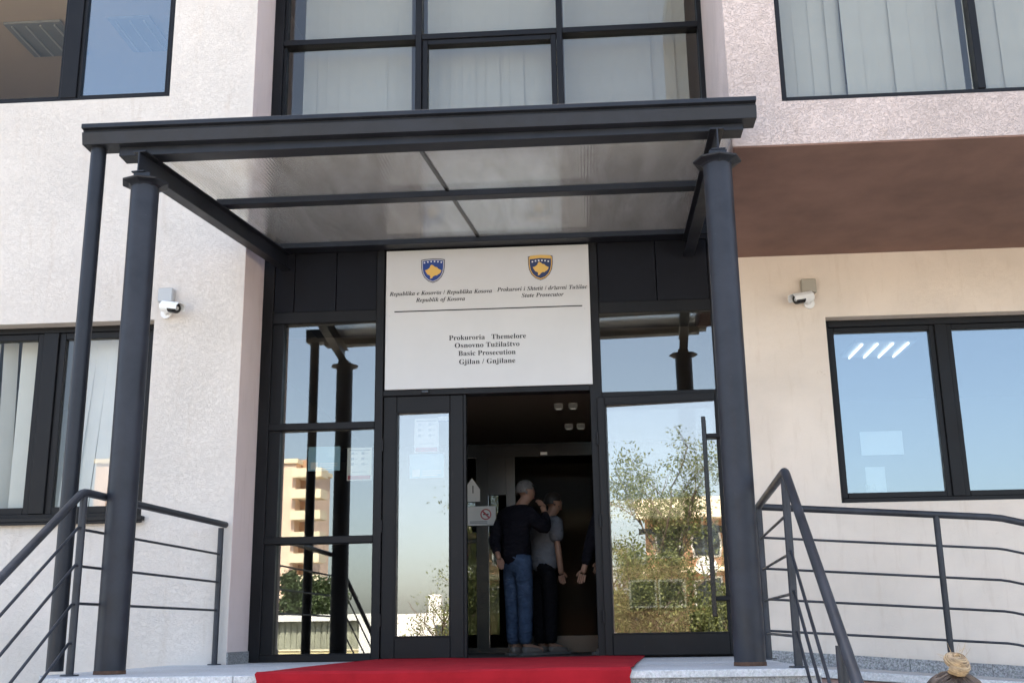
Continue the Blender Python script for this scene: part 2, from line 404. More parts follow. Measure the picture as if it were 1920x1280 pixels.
for x0, x1 in ((-2.167, -1.99), (-1.99, -1.62), (-1.62, -1.262), (.655, 1.155), (1.155, 1.60)):
    bx('cladding_panel', M_CLAD, E, x0 + .003, x1 - .003, -.03 - random.random() * .003, .06, 2.922, 3.455, .003)
bx('cladding_panel', M_CLAD, E, -1.19, .554, -.03, .06, 2.202, 3.455, .003)

def door(x0, x1, z0, z1, y, sl, sr, sb, st, label, rot=None, hinge_x=None):
    T = Matrix()
    if rot is not None:
        T = Matrix.Translation((hinge_x, y, 0)) @ Matrix.Rotation(rot, 4, 'Z') @ Matrix.Translation((-hinge_x, -y, 0))
    d = frame_mb(x0, x1, z0, z1, y - .03, y + .035, sl, sr, sb, st).xform(T).build('door', M_FRM, B, .005)
    d['label'] = label
    frame_mb(x0 + sl - .004, x1 - sr + .004, z0 + sb - .004, z1 - st + .004, y - .034, y + .03, .014, .014, .014, .014).xform(T).build('glazing_bead', M_FRM, d, .003)
    c = Vector(((x0 + x1) / 2, y, 0)); T2 = T @ Matrix.Translation(c) @ Matrix.Rotation(math.radians(-2.3), 4, 'Z') @ Matrix.Translation(-c)
    MB().box(x0 + sl, x1 - sr, y - .004, y + .004, z0 + sb, z1 - st).xform(T2).build('pane', M_GLD, d)
    for z in (z0 + .3, z0 + 1.05, z0 + 1.72):
        MB().tube([(x0 - .004, y - .04, z - .05), (x0 - .004, y - .04, z + .05)], .011, 8).xform(T).build('hinge', M_FRM, d)
    return d, T
dl, _ = door(-1.188, -.512, .014, 2.15, .0, .112, .112, .166, .138, 'narrow closed door leaf with paper notices on its glass')
bx('jamb', M_FRM, E, -.511, -.488, -.03, .06, .012, 2.152, .003)
dr, TR = door(.612, 1.655, .016, 2.085, -.055, .062, .075, .162, .063, 'open door leaf folded back to the right with a long pull handle', math.radians(-4.8), .612)
MB().box(1.455, 1.490, -.172, -.137, .30, 1.87).xform(TR).build('pull_handle', M_BLK, dr, .004)
for z in (.42, 1.70): MB().box(1.468, 1.60, -.135, -.092, z, z + .035).xform(TR).build('handle_bracket', M_FRM, dr, .004)
MB().tube([(1.63, -.075, .016), (1.63, -.075, .05)], .012, 8).xform(TR).build('door_stop', M_STEEL, dr)

# granite plinth pieces along the ramp side
pl = MB().box(1.75, 12, -.008, 0.001, -1.2, -.30).build('plinth', M_GRAN, B)
def ramp_z(x): return -.04 - (x - 1.7) * .075 if x < 9 else -.6
x = 1.72; 
while x < 6.2:
    x2 = x + .62; z0a, z0b = ramp_z(x) - .1, ramp_z(x2) - .1
    MB().add([(x + .002, -.022, z0a), (x2 - .002, -.022, z0b), (x2 - .002, -.022, z0b + .195), (x + .002, -.022, z0a + .195),
              (x + .002, -.009, z0a), (x2 - .002, -.009, z0b), (x2 - .002, -.009, z0b + .195), (x + .002, -.009, z0a + .195)],
             [(0, 1, 2, 3), (7, 6, 5, 4), (3, 2, 6, 7), (0, 3, 7, 4), (1, 5, 6, 2), (0, 4, 5, 1)]).build('stone', M_GRAN, pl)
    x = x2
MB().box(-2.262 - .14, XL + .012, YL - .014, YL - .001, -.02, .0).box(XL + .001, XL + .013, YL, -.05, 0, .09).build('plinth', M_GRAN, B)

# vestibule partition with glass, seen through the doorway
PV = bx('partition', M_BLK, B, -2.5, 1.9, 2.60, 2.66, 2.02, 2.16)
for a, b_ in ((-.86, -.775), (-.665, -.535), (-.345, -.245), (.60, .70)): bx('mullion', M_BLK, PV, a, b_, 2.595, 2.66, 0, 2.02, .003)
bx('transom', M_BLK, PV, -.245, .60, 2.6, 2.655, 0, .17, .003); bx('transom', M_BLK, PV, -2.5, -.345, 2.6, 2.655, 0, .06, .003)
bx('transom', M_BLK, PV, -.775, -.665, 2.6, 2.655, 1.12, 1.16, .003)
M_GLI = glass('inner_glass', .2, (.45, .43, .40), .02, 1.6)
M_GLI2 = glass('inner_glass_plain', .0008, (.6, .58, .55))
for a, b_, z0, gm in ((-.775, -.665, .06, M_GLI), (-.535, -.345, .06, M_GLI), (-2.5, -.86, .06, M_GLI2), (-.245, .60, .17, M_GLI2), (.70, 1.9, .06, M_GLI2)): pane(PV, a, b_, z0, 1.61 if (a == -.535) else 2.02, 2.63, gm)
bx('panel', M_BLK, PV, -.535, -.345, 2.61, 2.65, 1.62, 2.02)
bx('bracket', M_STEEL, PV, .03, .10, 2.585, 2.6, 2.03, 2.06)

# ------------------------------------------------------------------ landing, steps, ramp
L = MB().box(-2.72, 1.66, -3.05, -.05, GZ, -.045).build('landing', M_GRAN)
tag(L, 'grey granite landing in front of the entrance', kind='structure')
poly_front = [(-2.46, -1.02), (-1.30, -1.02)]
xs = [-2.47, -1.42, -.40, .62, 1.68]
for i in range(4):                                   # nosing stones of the front edge
    o = MB().box(xs[i] + .0015, xs[i + 1] - .0015, -3.10, -2.60, -.04 , 0.0 - .0006 * (i % 2)).build('nosing_stone', M_GRT, L, .004)
    bx('riser_stone', M_GRAN, L, xs[i] + .0015, xs[i + 1] - .0015, -3.075, -3.05, -.176, -.042)
MB().prism([(-2.72, -2.62), (-2.473, -3.08), (-2.473, -2.602), (-2.60, -2.602)], -.04, 0).build('corner_stone', M_GRT, L)
rows = [(-2.597, -1.75), (-1.747, -.90), (-.897, -.05)]
for j, (y0, y1) in enumerate(rows):
    xe = [-2.72, -1.9, -.86, .18, 1.68] if j % 2 == 0 else [-2.72, -1.38, -.34, .70, 1.68]
    for i in range(4):
        bx('paving_slab', M_GRT, L, xe[i] + .0015, xe[i + 1] - .0015, y0, min(y1, -.052) if j == 2 else y1, -.04, -.0008 * ((i + j) % 2), .003)
ST = MB().box(-2.6, 1.66, -5.0, -3.052, GZ, GZ + .02).build('staircase', M_GRAN)
tag(ST, 'granite steps leading up to the landing', kind='structure')
for k in range(1, 8):
    z = -.18 * k; y = -3.10 - .3 * (k - 1)
    mb = MB().box(-2.6, 1.68, y - .30, y + .03, z - .04, z).box(-2.6, 1.66, y - .27, y + .03, max(z - .18, GZ), z - .04)
    mb.build('step', M_GRT, ST, .004)
RP = MB()
rx = [1.685, 6.6]
RP.add([(rx[0], -1.30, ramp_z(rx[0]) - .06), (rx[1], -1.30, ramp_z(rx[1]) - .06), (rx[1], -.02, ramp_z(rx[1]) - .06), (rx[0], -.02, ramp_z(rx[0]) - .06),
        (rx[0], -1.30, GZ), (rx[1], -1.30, GZ), (rx[1], -.02, GZ), (rx[0], -.02, GZ)], [(0, 1, 2, 3), (4, 5, 1, 0), (5, 6, 2, 1), (7, 4, 0, 3), (6, 7, 3, 2)])
RP = RP.build('ramp', M_PINK); tag(RP, 'pink painted entrance ramp with granite edge beside the right wall', kind='structure')
x = 1.688
while x < 6.5:
    x2 = min(x + 1.1, 6.6); a, b_ = ramp_z(x), ramp_z(x2)
    MB().add([(x + .002, -1.34, a - .055), (x2 - .002, -1.34, b_ - .055), (x2 - .002, -.023, b_ - .055), (x + .002, -.023, a - .055),
              (x + .002, -1.34, a), (x2 - .002, -1.34, b_), (x2 - .002, -.023, b_), (x + .002, -.023, a)],
             [(3, 2, 1, 0), (4, 5, 6, 7), (0, 1, 5, 4), (1, 2, 6, 5), (2, 3, 7, 6), (3, 0, 4, 7)]).build('paving_slab', M_GRT, RP, .004)
    x = x2

# red carpet running from the door over the front edge and down the steps
prof = [(-.03, .006), (-1.0, .006), (-2.0, .007), (-2.8, .008), (-3.06, .010), (-3.10, .009), (-3.112, 0.0), (-3.113, -.03), (-3.112, -.10), (-3.115, -.165), (-3.13, -.172), (-3.38, -.172), (-3.412, -.18), (-3.413, -.34), (-3.43, -.352), (-3.68, -.352), (-3.712, -.36), (-3.713, -.53)]
mbc = MB(); vs = []; NX = 22
for k, (y, z) in enumerate(prof):
    t = min(1, (-y) / 3.1)
    xl = -1.205 - .085 * t - .03 * math.sin(t * PI); xr = .915 - .22 * t
    xl += .007 * math.sin(k * 1.9); xr += .006 * math.sin(k * 2.3 + 1)
    for i in range(NX + 1):
        u = i / NX
        vs.append((xl + (xr - xl) * u, y, z + (.0022 * math.sin(u * 9 + k * 1.3) + .0012 * math.sin(u * 31 - k)) * (1 if z > -.01 else 0) + .0016))
fs = [(k * (NX + 1) + i, (k + 1) * (NX + 1) + i, (k + 1) * (NX + 1) + i + 1, k * (NX + 1) + i + 1) for k in range(len(prof) - 1) for i in range(NX)]
mbc.add(vs, fs, False)
cp = mbc.build('red_carpet', M_RED); tag(cp, 'red carpet running from the open doorway over the landing edge', 'carpet')
sl = cp.modifiers.new('thick', 'SOLIDIFY'); sl.thickness = .007; sl.offset = 1

# ------------------------------------------------------------------ canopy
C = thing('canopy', (0, -1.3, 0), 'dark steel entrance canopy on two round columns with translucent roof sheets', 'canopy')
ibeam = lambda h, w: [(-w / 2, 0), (w / 2, 0), (w / 2, .011), (.005, .011), (.005, h - .011), (w / 2, h - .011), (w / 2, h), (-w / 2, h), (-w / 2, h - .011), (-.005, h - .011), (-.005, .011), (-w / 2, .011)]
def beam(x0, y0, z0, x1, y1, z1):
    d = Vector((x1 - x0, y1 - y0, 0)).normalized(); side = Vector((d.y, -d.x, 0))
    return MB().extr(ibeam(.150, .09), (x0, y0, z0), (x1, y1, z1), side, (0, 0, 1)).build('beam', M_MET, C, .002)
beam(-2.35, -2.64, 3.132, -2.065, -.05, 3.300)
beam(1.392, -2.64, 3.122, 1.437, -.05, 3.300)
for cx, zt in ((-2.322, 3.05), (1.388, 3.045)):
    c = MB().lathe((cx, -2.566, 0), [(.0895, .006), (.0895, zt)], 28).build('column', M_COLM, C)
    mb = MB(); oc = [(math.cos(PI / 8 + k * PI / 4), math.sin(PI / 8 + k * PI / 4)) for k in range(8)]
    mb.lathe((cx, -2.566, zt), [(.09, -.010), (.108, .004), (.150, .017), (.155, .027), (.148, .031), (0, .034)], 8, False); mb.build('cap_plate', M_MET, c, .002)
    bx('packing_plate', M_MET, c, cx - .055, cx + .055, -2.64, -2.49, zt + .034, 3.128 if cx < 0 else 3.120, .003)
    MB().lathe((cx, -2.566, 0), [(.0, .0225), (.0915, .022), (.0925, .001), (0, .001)], 28, False).build('base_ring', M_RUST, c)
MB().add([(x_, y_, (3.285, zt_)[k_]) for k_ in (0, 1) for y_ in (-2.56, -2.43) for x_, zt_ in ((-2.52, 3.3475), (1.57, 3.3325))],
         [(0, 2, 3, 1), (4, 5, 7, 6), (0, 1, 5, 4), (2, 6, 7, 3), (0, 4, 6, 2), (1, 3, 7, 5)]).build('purlin', M_MET, C, .003)
bx('purlin', M_MET, C, -2.23, 1.445, -1.46, -1.36, 3.362, 3.412, .003)
bx('purlin', M_MET, C, -2.085, 1.478, -.20, -.06, 3.452, 3.50, .003)
gp = [(-.060, .135), (-.060, .104), (-.026, .100), (-.026, .086), (-.044, .080), (-.026, .0), (.13, .0), (.14, .142), (.128, .142), (.122, .012), (-.012, .012), (-.016, .135)]
MB().extr(gp, (-2.745, -2.60, 3.346), (1.648, -2.60, 3.333), (0, 1, 0), (0, 0, 1)).box(-2.743, -2.738, -2.622, -2.465, 3.352, 3.47).box(1.640, 1.646, -2.622, -2.465, 3.336, 3.455).build('gutter', M_MET, C, .002)
MB().tube([(-2.665, -2.545, 3.36), (-2.665, -2.545, .02)], .050, 16).build('downpipe', M_MET, C)
M, n, l, b = newmat('polycarbonate')
b.inputs['Base Color'].default_value = (.92, .90, .84, 1); b.inputs['Transmission Weight'].default_value = .80; b.inputs['Roughness'].default_value = .14; b.inputs['IOR'].default_value = 1.2
co = objco(n, l); wv = n.new('ShaderNodeTexWave'); wv.inputs['Scale'].default_value = 14; wv.inputs['Distortion'].default_value = .4; wv.bands_direction = 'X'; l.new(co, wv.inputs['Vector'])
dn = noise(n, l, 2.2, 7, .7, .6, objco(n, l, (2.5, .5, 1)))
cc = ramp(n, l, dn.outputs['Fac'], [(.33, (.80, .77, .70)), (.6, (.95, .93, .87))]); l.new(cc, b.inputs['Base Color'])
bump(n, l, wv.outputs['Fac'], .10, .004, b); M_PC = M
def roofz(y): return 3.338 + (y + 2.5) / 2.45 * .172
def sheet(xa0, xb0, xa1, xb1):
    y0, y1 = -2.44, -.05; t = .010
    vs = [(xa0, y0, roofz(y0)), (xb0, y0, roofz(y0)), (xb1, y1, roofz(y1)), (xa1, y1, roofz(y1))]
    vs = vs + [(x_, y_, z_ + t) for x_, y_, z_ in vs]
    return MB().add(vs, [(3, 2, 1, 0), (4, 5, 6, 7), (0, 1, 5, 4), (1, 2, 6, 5), (2, 3, 7, 6), (3, 0, 4, 7)]).build('roof_sheet', M_PC, C)
sheet(-2.40, -.560, -2.09, -.352); sheet(-.548, 1.53, -.340, 1.53)
MB().extr([(-.012, -.012), (.012, -.012), (.012, .018), (-.012, .018)], (-.554, -2.44, roofz(-2.44)), (-.346, -.055, roofz(-.055)), (1, 0, 0), (0, 0, 1)).build('joint_strip', M_BLK, C)

# ------------------------------------------------------------------ railings
def flange(mb, x, y, z): mb.lathe((x, y, z), [(0, .008), (.05, .008), (.052, .001)], 14, False)
def post(parent, x, y, z0, z1, r=.022):
    p = MB().tube([(x, y, z0), (x, y, z1)], r, 12).build('post', M_RAIL, parent)
    mb = MB(); flange(mb, x, y, z0 + .001); mb.build('flange', M_RAIL, p); return p
def hand(parent, pts, r=.024): return MB().tube(pts, r, 14).build('handrail', M_RAIL, parent)
def bar(parent, pts, r=.0085): return MB().tube(pts, r, 8).build('bar', M_RAIL, parent)
def corner(pts, k=.05):                               # rounds the inner corners of a polyline
    pts = [Vector(p) for p in pts]; out = [pts[0]]
    for i in range(1, len(pts) - 1):
        a = (pts[i - 1] - pts[i]).normalized() * k + pts[i]; c_ = (pts[i + 1] - pts[i]).normalized() * k + pts[i]
        for t in (0, .33, .67, 1): out.append(a * (1 - t) ** 2 + pts[i] * 2 * t * (1 - t) + c_ * t * t)
    out.append(pts[-1]); return out
RLf = thing('stair_railing', (-2.45, -2.81, 0), 'dark steel stair railing on the left of the red carpet', 'railing', 'stair railings beside the entrance')
post(RLf, -2.335, -.64, 0, 1.02); post(RLf, -2.45, -2.81, 0, 1.01); post(RLf, -2.38, -4.75, -1.06, -.04)
SL = .6
hand(RLf, corner([(-2.318, -.56, 1.05), (-2.45, -2.83, 1.035), (-2.38, -5.1, 1.035 - SL * 2.27)]))
for z in (.82, .61, .40): bar(RLf, [(-2.335, -.65, z), (-2.45, -2.80, z)])
for z in (.825, .612, .393, .178): bar(RLf, [(-2.45, -2.81, z), (-2.447, -2.86, z), (-2.38, -4.75, z - SL * 1.89)])
RRt = thing('stair_railing', (1.58, -3.0, 0), 'dark steel stair railing on the right of the landing, sloping towards the viewer', 'railing', 'stair railings beside the entrance')
post(RRt, 1.58, -3.0, 0, 1.0); post(RRt, 1.70, -1.235, 0, 1.03); post(RRt, 1.485, -4.50, -.90, .13)
hand(RRt, corner([(1.70, -1.24, 1.035), (1.58, -3.03, 1.032), (1.46, -5.1, 1.032 - SL * 2.07)]))
for z in (.81, .60, .39, .17): bar(RRt, [(1.70, -1.25, z), (1.58, -2.99, z - .01)])
for z in (.60, .39, .18): bar(RRt, [(1.58, -3.0, z), (1.577, -3.05, z), (1.485, -4.5, z - SL * 1.45)])
RM = thing('ramp_railing', (2.9, -1.22, 0), 'dark steel railing with round handrail along the outer edge of the ramp', 'railing')
px_ = [1.745, 2.915, 4.25]
def rt(x): return 1.03 - (x - 1.72) * .067 if x < 3.33 else 1.03 - 1.61 * .067 - (x - 3.33) * .24
for xx in px_[1:]: post(RM, xx, -1.22, ramp_z(xx) if xx < 4 else rt(xx) - 1.03, rt(xx) - .01)
hand(RM, [(1.70, -1.22, rt(1.70)), (2.4, -1.22, rt(2.4)), (3.27, -1.22, rt(3.27)), (3.36, -1.22, rt(3.36)), (5.6, -1.22, rt(5.6))])
for dz in (.213, .425, .632, .842): bar(RM, [(1.70, -1.22, rt(1.70) - dz), (3.30, -1.22, rt(3.3) - dz), (3.36, -1.22, rt(3.36) - dz), (5.6, -1.22, rt(5.6) - dz)])

# ------------------------------------------------------------------ sign board with lettering
S = thing('sign_board', (-.3, -.06, 2.2), 'pale sign board with two coats of arms and black lettering above the doorway', 'sign')
bx('board', M_SIGN, S, -1.175, .582, -.066, -.052, 2.202, 3.438, .002)
bx('rule', M_INK, S, -1.10, .515, -.0675, -.0655, 2.881, 2.891)
for x, z in ((-1.14, 2.85), (.535, 2.86)): MB().tube([(x, -.0655, z), (x, -.070, z)], .006, 8).build('screw', M_STEEL, S)
def mathtext(s, upper, lower):
    o = ''
    for ch in s:
        if 'A' <= ch <= 'Z': o += chr(upper + ord(ch) - 65)
        elif 'a' <= ch <= 'z': o += chr(lower + ord(ch) - 97)
        else: o += ch
    return o
def lettering(s, x0, x1, z, h, y, parent, mat, style='bold', off=.004):
    """one line of text fitted between x0 and x1, baseline z, cap height h"""
    cu = bpy.data.curves.new('lettering', 'FONT'); cu.resolution_u = 3; cu.offset = 0
    cu.body = mathtext(s, 0x1D400, 0x1D41A) if style == 'bold' else mathtext(s, 0x1D468, 0x1D482) if style == 'ital' else s
    t = bpy.data.objects.new('lettering', cu); COL.objects.link(t); cu.align_x = 'LEFT'
    bpy.context.view_layer.update()
    me = bpy.data.meshes.new_from_object(t.evaluated_get(bpy.context.evaluated_depsgraph_get()))
    bpy.data.objects.remove(t)
    xs_ = [v.co.x for v in me.vertices]; 
    sx = (x1 - x0) / (max(xs_) - min(xs_)); sz = h / .69
    mb = MB(); mb.add([(x0 + (v.co.x - min(xs_)) * sx, y, z + v.co.y * sz) for v in me.vertices], [tuple(p.vertices) for p in me.polygons])
    o = mb.build('lettering', mat, parent)
    so = o.modifiers.new('thick', 'SOLIDIFY'); so.thickness = .0012; so.offset = 0
    return o
YT = -.0672
lettering('Republika e Kosovës / Republika Kosova', -1.145, -.255, 3.030, .036, YT, S, M_INK, 'ital')
lettering('Republik of Kosova', -.915, -.488, 2.968, .036, YT, S, M_INK, 'ital')
lettering('Prokurori i Shtetit / državni Tužilac', -.212, .562, 3.038, .036, YT, S, M_INK, 'ital')
lettering('State Prosecutor', -.002, .360, 2.978, .036, YT, S, M_INK, 'ital')
lettering('Prokuroria   Themelore', -.628, .030, 2.618, .042, YT, S, M_INK)
lettering('Osnovno Tužilaštvo', -.578, -.026, 2.550, .042, YT, S, M_INK)
lettering('Basic Prosecution', -.547, -.060, 2.480, .042, YT, S, M_INK)
lettering('Gjilan / Gnjilane', -.541, -.064, 2.406, .042, YT, S, M_INK)
MAPP = [(265, 170), (290, 180), (310, 200), (335, 205), (350, 225), (388, 245), (385, 265), (365, 290), (345, 300), (335, 312), (310, 310), (285, 325), (272, 345), (248, 350), (252, 320), (240, 305), (215, 295), (195, 260), (183, 240), (205, 235), (225, 225), (245, 205), (250, 185)]
SH = [(130, 98), (180, 88), (283, 82), (386, 88), (437, 98), (436, 200), (425, 270), (395, 335), (345, 385), (283, 410), (221, 385), (171, 335), (141, 270), (131, 200)]
def flat(pts, y, name, mat, parent, th=.0016):
    mb = MB(); nn = len(pts)
    mb.add([(x, y, z) for x, z in pts] + [(x, y - th, z) for x, z in pts], [list(range(nn)), list(range(nn, 2 * nn))[::-1]] + [(i, (i + 1) % nn, nn + (i + 1) % nn, nn + i) for i in range(nn)])
    return mb.build(name, mat, parent)
def emblem(cx, cz, w, field, gold_band, mapmat, label):
    k = w / 307.0
    P = lambda pts, s=1.0, dz=0: [(cx + (a - 283) * k * s, cz - (b_ - 246) * k * s + dz) for a, b_ in pts]
    e = flat(P(SH), -.0655, 'emblem', M_SILV, S); e['label'] = label
    flat(P(SH, .95), -.0672, 'rim', M_INK, e)
    flat(P(SH, .90), -.0682, 'rim', M_GOLD if gold_band else M_SILV, e)
    flat(P(SH, .83), -.0692, 'field', field, e)
    if gold_band: flat(P([(160, 98), (283, 88), (406, 98), (408, 140), (283, 128), (158, 140)]), -.0703, 'band', M_GOLD, e)
    flat(P(MAPP, .93 if gold_band else 1), -.0706, 'map', mapmat, e)
    for i in range(6):
        sx_ = 283 + (i - 2.5) * (42 if not gold_band else 38); sz_ = (128 if not gold_band else 158) + abs(i - 2.5) ** 2 * 2.2
        st = [(sx_ + (14 if j % 2 == 0 else 6.5) * math.sin(j * PI / 5), sz_ - (14 if j % 2 == 0 else 6.5) * math.cos(j * PI / 5)) for j in range(10)]
        flat(P(st), -.0708, 'star', M_WHT, e)
    return e
emblem(-.767, 3.246, .215, M_INKB, False, M_GOLD, 'blue shield with a gold map and six white stars')
emblem(.166, 3.240, .222, M_NAVY, True, M_GOLD, 'gold topped navy shield with a gold map and six white stars')

# ------------------------------------------------------------------ security cameras
def cctv(x, z, y, dirx, label, boxm):
    t = thing('security_camera', (x, y, z), label, 'camera', 'security cameras on the front walls')
    b0 = bx('junction_box', boxm, t, x - .062, x + .062, y - .062, y - .001, z - .06, z + .06, .006)
    MB().box(x - .058, x + .058, y - .068, y - .063, z - .056, z + .056).build('lid', boxm, b0, .004)
    cz = z - .125; bxm = x + dirx * .02
    MB().tube([(x, y - .001, cz - .02), (x, y - .022, cz - .02)], .045, 14).tube([(x, y - .02, cz - .02), (x + dirx * .03, y - .07, cz - .005)], .018, 10).build('bracket', M_WHT, t)
    d = Vector((dirx * .86, -.46, -.24)).normalized(); sd = d.cross(Vector((0, 0, 1))).normalized(); u = sd.cross(d)
    p0 = Vector((x - dirx * .015, y - .055, cz + .025)); p1 = p0 + d * .17
    prof = [(.042 * math.cos(a) * (1.0), .040 * math.sin(a)) for a in [PI / 6 * k for k in range(12)]]
    MB().extr(prof, p0, p1, sd, u).build('housing', M_WHT, t, .006, 2)
    MB().extr([(a * 1.06, b_ * 1.06) for a, b_ in prof], p1 - d * .075, p1 + d * .004, sd, u).build('front_cover', M_BLK, t, .004)
    MB().tube([p1 + d * .003, p1 + d * .008], [.018, .016], 14).build('lens', M_GRYP, t)
    prof2 = [(.046, -.012), (.049, .02), (.03, .046), (-.03, .046), (-.049, .02), (-.046, -.012), (-.043, .018), (-.027, .042), (.027, .042), (.043, .018)]
    MB().extr(prof2, p0 + d * .01, p1 + d * .045, sd, u).build('sunshield', M_WHT, t)
    return t
cctv(-2.90, 2.925, YL, 1, 'white bullet camera under a grey box on the left white wall', M_GRYP)
cctv(2.43, 3.0, 0, -1, 'white bullet camera under a drab box on the cream wall below the soffit', simple('drab_plastic', (.36, .33, .27), .5))

# ------------------------------------------------------------------ blinds behind the windows
def slat_mesh(w, z0, z1):
    mb = MB(); n_ = 4; vs = []
    for z in (z0, z1):
        for side in (0, 1):
            for i in range(n_ + 1):
                u = (i / n_ - .5); vs.append((u * w, .0008 * (1 - 4 * u * u) + side * .0005, z))
    m_ = n_ + 1
    fs = []
    for i in range(n_):
        fs.append((i, i + 1, 2 * m_ + i + 1, 2 * m_ + i)); fs.append((m_ + i, 3 * m_ + i, 3 * m_ + i + 1, m_ + i + 1))
    fs += [(0, 2 * m_, 3 * m_, m_), (n_, m_ + n_, 3 * m_ + n_, 2 * m_ + n_)]
    me = bpy.data.meshes.new('slat'); me.from_pydata(vs, [], fs); me.materials.append(M_BLD)
    me.update(); return me
def blind(x0, x1, y, z0, z1, label, w=.127, pitch=.112, ang=1.5, wild=0, gaps=(), odd=-1, mat=None):
    t = thing('vertical_blind', ((x0 + x1) / 2, y, z1), label, 'blind', 'vertical blinds behind the windows')
    bx('headrail', M_WHT, t, x0, x1, y - .03, y + .03, z1, z1 + .035)
    me = slat_mesh(w, -(z1 - z0), -.002)
    if mat: me.materials[0] = mat
    k = 0; x = x0 + pitch / 2
    while x < x1 - pitch * .3:
        if k not in gaps:
            o = bpy.data.objects.new('slat', me); COL.objects.link(o); o.parent = t
            o.location = (x - (x0 + x1) / 2 + random.uniform(-.004, .004), (.0009 if k % 2 else -.0009) + random.uniform(-.0003, .0003), 0)
            a = math.radians(ang + random.uniform(-1.2, 1.2) + (random.uniform(-26, 26) if wild else 0))
            if k == odd: a += .42
            o.rotation_euler = (random.uniform(-.008, .008), (random.uniform(-.085, .085) if wild else random.uniform(-.002, .002)), a)
        x += pitch; k += 1
    return t
blind(-2.03, -.95, .22, 4.5, 6.5, 'closed pale vertical blind in the left bay of the glazing above the canopy')
blind(-.86, .35, .22, 3.62, 6.5, 'closed pale vertical blind in the middle bay of the glazing above the canopy')
blind(.43, 1.575, .22, 4.5, 6.5, 'closed pale vertical blind in the right bay of the glazing above the canopy')
blind(1.93, 3.19, YR + .20, 3.66, 5.56, 'pale vertical blind in the wide pane of the jutting upper floor window', odd=3)
blind(3.22, 4.58, YR + .20, 3.66, 5.56, 'pale vertical blind at the far right edge of the jutting upper floor window')
blind(-4.80, -4.03, YL + .36, 1.2, 2.68, 'ruffled vertical blind with dark gaps in the left half of the lower left window', wild=1, ang=30, pitch=.165, mat=M_BLD2)
blind(-3.74, -3.02, YL + .36, 1.2, 2.68, 'pale skewed vertical blind behind the right half of the lower left window', wild=1, ang=8, pitch=.12, mat=M_BLD2)

# lit ceiling lights
def ceil_light(x, y, z, w, d, tubes, label, group, lit=True):
    t = thing('ceiling_light', (x, y, z), label, 'ceiling light', group)
    bx('housing', M_GRYP, t, x - w / 2, x + w / 2, y - d / 2, y + d / 2, z - .03, z - .004)
    for i in range(tubes):
        xx = x - w / 2 + w * (i + .5) / tubes
        MB().tube([(xx, y - d / 2 + .04, z - .045), (xx, y + d / 2 - .04, z - .045)], .010, 8).build('tube', M_TUBE if lit else M_WHT, t)
    return t
ceil_light(3.60, 2.35, 3.045, .62, .66, 4, 'four tube ceiling light near the lower right window', 'office ceiling lights')
ceil_light(-5.2, 1.35, 6.545, .62, .7, 4, 'tube ceiling light behind the brown pane of the upper left window', 'office ceiling lights', False)
ceil_light(-4.15, 1.35, 6.545, .45, .7, 3, 'tube ceiling light behind the blue mirroring pane, upper left window', 'office ceiling lights', False)
for i, (x, y) in enumerate(((.22, 3.3), (.385, 3.3), (.315, 4.6), (.465, 4.6))):
    t = thing('spotlight', (x, y, 2.7), ['square ceiling spotlight in the dark hall, nearer pair, left one', 'square ceiling spotlight in the dark hall, nearer pair, right one', 'square ceiling spotlight in the dark hall, farther pair, left one', 'square ceiling spotlight in the dark hall, farther pair, right one'][i], 'spotlight', 'spotlights in the dark hall')
    frame = MB().box(x - .05, x + .05, y - .05, y - .035, 2.66, 2.715).box(x - .05, x + .05, y + .035, y + .05, 2.66, 2.715).box(x - .05, x - .035, y - .035, y + .035, 2.66, 2.715).box(x + .035, x + .05, y - .035, y + .035, 2.66, 2.715).build('frame', M_STEEL, t)
    MB().tube([(x, y, 2.69), (x, y, 2.715)], .03, 10).build('lamp', emit('spot_lamp%d' % i, (1, .95, .85), .15), t)

# ------------------------------------------------------------------ notices
def notice(name, x0, x1, z0, z1, y, mat, label, marks, group=None):
    t = thing(name, ((x0 + x1) / 2, y, z0), label, 'notice', group)
    bx('sheet', mat, t, x0, x1, y - .0006, y + .0006, z0, z1)
    for nm, u0, u1, v0, v1, mm in marks:
        bx(nm, mm, t, x0 + (x1 - x0) * u0, x0 + (x1 - x0) * u1, y - .0016, y - .0007, z0 + (z1 - z0) * v0, z0 + (z1 - z0) * v1)
    return t
grey_ink = simple('ink_grey', (.35, .38, .42), .6)
pale_blue = simple('paper_pale_blue', (.45, .68, .84), .6)
rules = [('red_band', .04, .96, .03, .15, M_INKR), ('headline', .08, .92, .9, .94, grey_ink)] + [('icon', .15 + .42 * i, .28 + .42 * i, .78 - .16 * j, .86 - .16 * j, grey_ink) for i in range(2) for j in range(3)] + [('text_line', .3 + .42 * i, .42 + .42 * i, .81 - .16 * j, .825 - .16 * j, grey_ink) for i in range(2) for j in range(3)] + [('text_line', .2, .8, .25, .27, grey_ink)]
blue = [('disc', .62, .86, .56, .9, pale_blue), ('figure', .08, .3, .06, .36, M_PAPER), ('text_line', .38, .92, .28, .31, M_PAPER), ('text_line', .38, .92, .19, .22, M_PAPER), ('text_line', .38, .8, .10, .13, M_PAPER)]
YP = .030
notice('notice', -.933, -.727, 1.675, 1.968, YP, M_PAPER, 'white notice with a red band on the narrow door leaf', rules, 'notices on the entrance glass')
notice('notice', -.972, -.682, 1.462, 1.664, YP, M_PAPB, 'blue notice under the white one on the narrow door leaf', blue, 'notices on the entrance glass')
notice('sticker', -.735, -.622, 1.935, 1.996, YP, M_PAPER, 'small white and blue sticker in the top corner of the narrow door leaf', [('band', 0, 1, .75, 1, M_INKB), ('band', 0, 1, 0, .2, M_INKB)], 'notices on the entrance glass')
